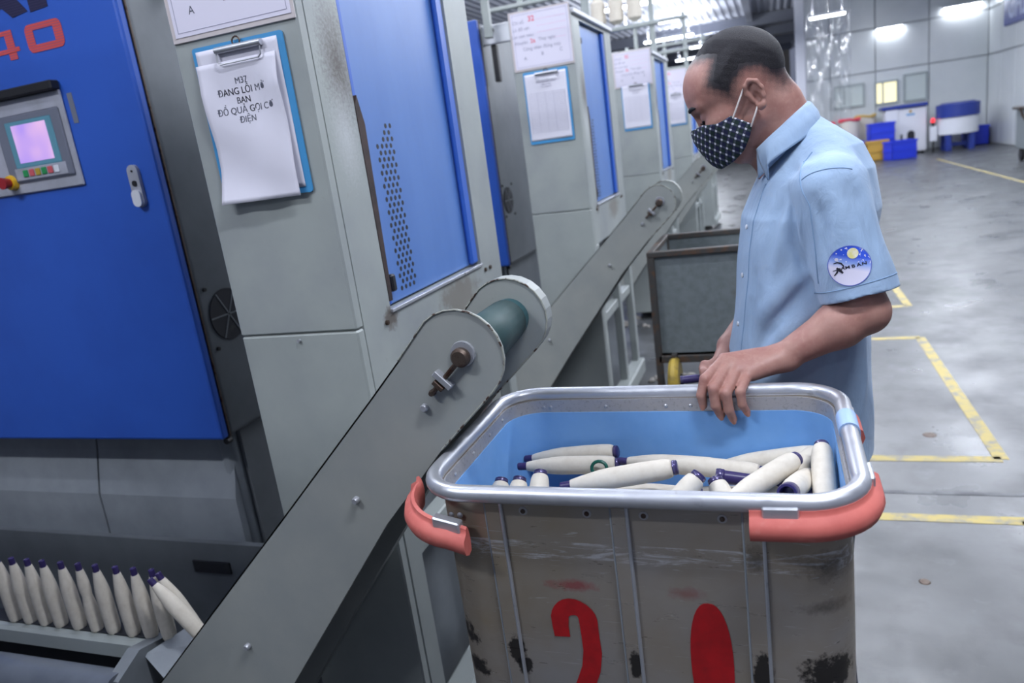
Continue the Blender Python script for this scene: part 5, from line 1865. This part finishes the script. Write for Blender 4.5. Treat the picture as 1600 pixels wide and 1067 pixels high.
eo = eb.build('sleeve_emblem', 'emblem', so, True, 180)
ah = eo.data.attributes.new('height', 'FLOAT', 'POINT')
ah.data.foreach_set('value', np.array([.5 + .5 * v / PR + .10 * u / PR for u, v in uv], np.float32))
M['emblem_yellow'] = Mat('emblem_moon', lin(236, 228, 150), .6).blotch(60, lin(246, 240, 226), .4, .6).m
M['emblem_edge'] = Mat('emblem_edge', lin(96, 110, 196), .7).m
def flat(uv, faces, mat, lift=.0016, nm='emblem_print'):
    MB().add([tuple(p) for p in on_sleeve(uv, lift)], faces).build(nm, mat, eo, True, 180)
def disc(cu, cv, r_, mat, lift=.0016):
    n_ = 24
    flat([(cu, cv)] + [(cu + r_ * math.cos(2 * math.pi * k / n_), cv + r_ * math.sin(2 * math.pi * k / n_)) for k in range(n_)], [(0, 1 + k, 1 + (k + 1) % n_) for k in range(n_)], mat, lift)
disc(.0055, .0210, .0090, 'emblem_yellow')
disc(-.020, .0115, .0030, 'laminate')
for u, v in ((-.012, .028), (-.020, .022), (.020, .026), (.024, .016), (-.004, .030)):
    disc(u, v, .0012, 'laminate')
n_ = 60
flat([(PR * s_ * math.cos(2 * math.pi * k / n_), PR * s_ * math.sin(2 * math.pi * k / n_)) for s_ in (1.0, .965) for k in range(n_)], [(k, (k + 1) % n_, n_ + (k + 1) % n_, n_ + k) for k in range(n_)], 'emblem_edge', .0014)
M['emblem_ink'] = Mat('emblem_black', lin(30, 30, 44), .7).m
for s_, u0, v0, sz in (('A', -.0100, -.0062, .0105), ('M', -.0025, -.0048, .0105), ('B', .0065, -.0030, .0105), ('A', .0150, -.0012, .0105), ('N', .0235, .0004, .0105)):
    vv, ff = text_geo(s_, .02)
    ca, sa = math.cos(R(11)), math.sin(R(11))
    flat([(u0 + (p[0] * ca - p[1] * sa * .7) * sz, v0 + (p[0] * sa + p[1] * ca * .7) * sz) for p in vv], ff, 'emblem_ink', .0016, 'emblem_lettering')
def brush(pts, w, mat='emblem_ink'):
    v, f = stroke(pts, w, 0)
    flat([(p[0], p[2]) for p in v], f, mat, .0017, 'emblem_figure')
brush([(-.025, .0045), (-.019, .0065), (-.013, .0050), (-.009, .0000), (-.0085, -.0030)], [.0010, .0022, .0026, .0022, .0010])
brush([(-.020, -.0030), (-.015, -.0070), (-.010, -.0120)], [.0030, .0050, .0028])
brush([(-.0175, -.0050), (-.0195, -.0110), (-.0240, -.0165)], [.0026, .0030, .0014])
brush([(-.026, -.0080), (-.019, -.0065), (-.014, -.0030)], [.0008, .0016, .0012])

# trousers, shoes -----------------------------------------------------------------------------
tr_ = Sdf()
tr_.u(stack([(.78, .0, .112, .160), (.93, .0, .122, .165)], trunk_o, F, Lf), .03)
for s in (1, -1):
    b0 = A3(trunk_o)
    tr_.u(cone(b0 + Lf * (.085 * s) + A3((0, 0, .84)), b0 + Lf * (.096 * s) + F * .01 + A3((0, 0, .48)), .094, .072), .03)
    tr_.u(cone(b0 + Lf * (.096 * s) + F * .01 + A3((0, 0, .48)), b0 + Lf * (.100 * s) + A3((.02, 0, .12)), .072, .066), .03)
tr_.post(lambda d, p: np.maximum(d, .075 - p[:, 2]))
mesh_sdf(tr_, (-.15, 1.30, .05), (.25, 1.95, 1.0), .008, 'trousers', 'trouser', person)
for s in (1, -1):
    b0 = A3(trunk_o) + Lf * (.100 * s) + A3((.02, 0, 0))
    sh_ = Sdf()
    sh_.u(cone(b0 - F * .03 + A3((0, 0, .045)), b0 + F * .16 + A3((0, 0, .034)), .046, .040), .02)
    sh_.u(cone(b0 + A3((0, 0, .05)), b0 + A3((0, 0, .10)), .048, .046), .03)
    sh_.post(lambda d, p: np.maximum(d, .002 - p[:, 2]))
    c_ = b0 + F * .06
    mesh_sdf(sh_, (c_[0] - .2, c_[1] - .12, -.01), (c_[0] + .2, c_[1] + .12, .16), .006, 'shoe', 'shoe', person)

# face mask -------------------------------------------------------------------------------------
msk0 = Sdf()
msk0.ops = list(headonly.ops)
msk0.u(cone(H(.080, 0, -.020), H(.074, 0, -.070), .018, .024), .035)
msk0.u(ell(H(.040, 0, -.054), (.046, .054, .040), HR), .03)
msk0.u(ell(H(.072, 0, -.045), (.033, .036, .046), HR), .03)
def mask_fn(p):
    d = msk0(p)
    q = (p - HO) @ HR
    f, l, u = q[:, 0], np.abs(q[:, 1]), q[:, 2]
    shell = np.maximum(d - .0065, -(d - .0030))
    # upper edge: from the nose bridge down the cheek; rear edge; lower edge
    top = u - np.interp(f, [.0, .033, .045, .062, .085, .12], [-.028, -.021, -.020, -.018, -.004, .003])
    rear = np.interp(u, [-.14, -.105, -.090, -.074, -.058, -.024], [.095, .070, .050, .028, .012, .033]) - f
    low = -.096 - u + .25 * np.clip(.075 - f, 0, 1)
    r_ = smax(smax(top, rear, .004), low, .004)
    return smax(shell, r_ * .8, .0015)
lo_ = np.min([H(f, l, u) for f in (-.03, .14) for l in (-.09, .09) for u in (-.15, .03)], axis=0)
hi_ = np.max([H(f, l, u) for f in (-.03, .14) for l in (-.09, .09) for u in (-.15, .03)], axis=0)
mo, _ = mesh_sdf(mask_fn, lo_, hi_, .0020, 'face_mask', 'mask', person)
for s in (1, -1):
    def onm(f, l, u, lift):
        return snap(msk0, [H(f, s * l, u)], lift)[0]
    def strap(a, b, mid):
        n_ = 9
        pts = []
        for k in range(n_):
            w = k / (n_ - 1)
            p = a * (1 - w) + b * w + s * Lh * mid * math.sin(math.pi * w)
            if .05 < w < .95:
                e_ = headonly(p[None])[0]
                if e_ < .0022:
                    p = snap(headonly, [p], .0022)[0]
            pts.append(tuple(p))
        MB().tube(pts, .0017, 8).build('mask_strap', 'strap', mo, True)
    strap(onm(.036, .06, -.026, .0055), H(-.010, s * .0785, .006), .003)
    strap(onm(.016, .06, -.058, .0055), H(-.012, s * .0785, -.036), .003)

# the tube in his right hand
ht = thing('purple_tube', 'purple bobbin tube with bright end held in the man\'s far hand behind the rim', 'tube', tuple(TB0))
MB().lathe(tuple(TB0), tuple(td), [(0, .0085), (.002, .0092), (.06, .0098), (.168, .0115), (.175, .012)], 18).build('tube_body', 'purple', ht, True)
MB().lathe(tuple(TB0), tuple(td), [(.0, .0094), (.003, .0099), (.006, .0095)], 18).build('bright_ring', 'chrome', ht, True)
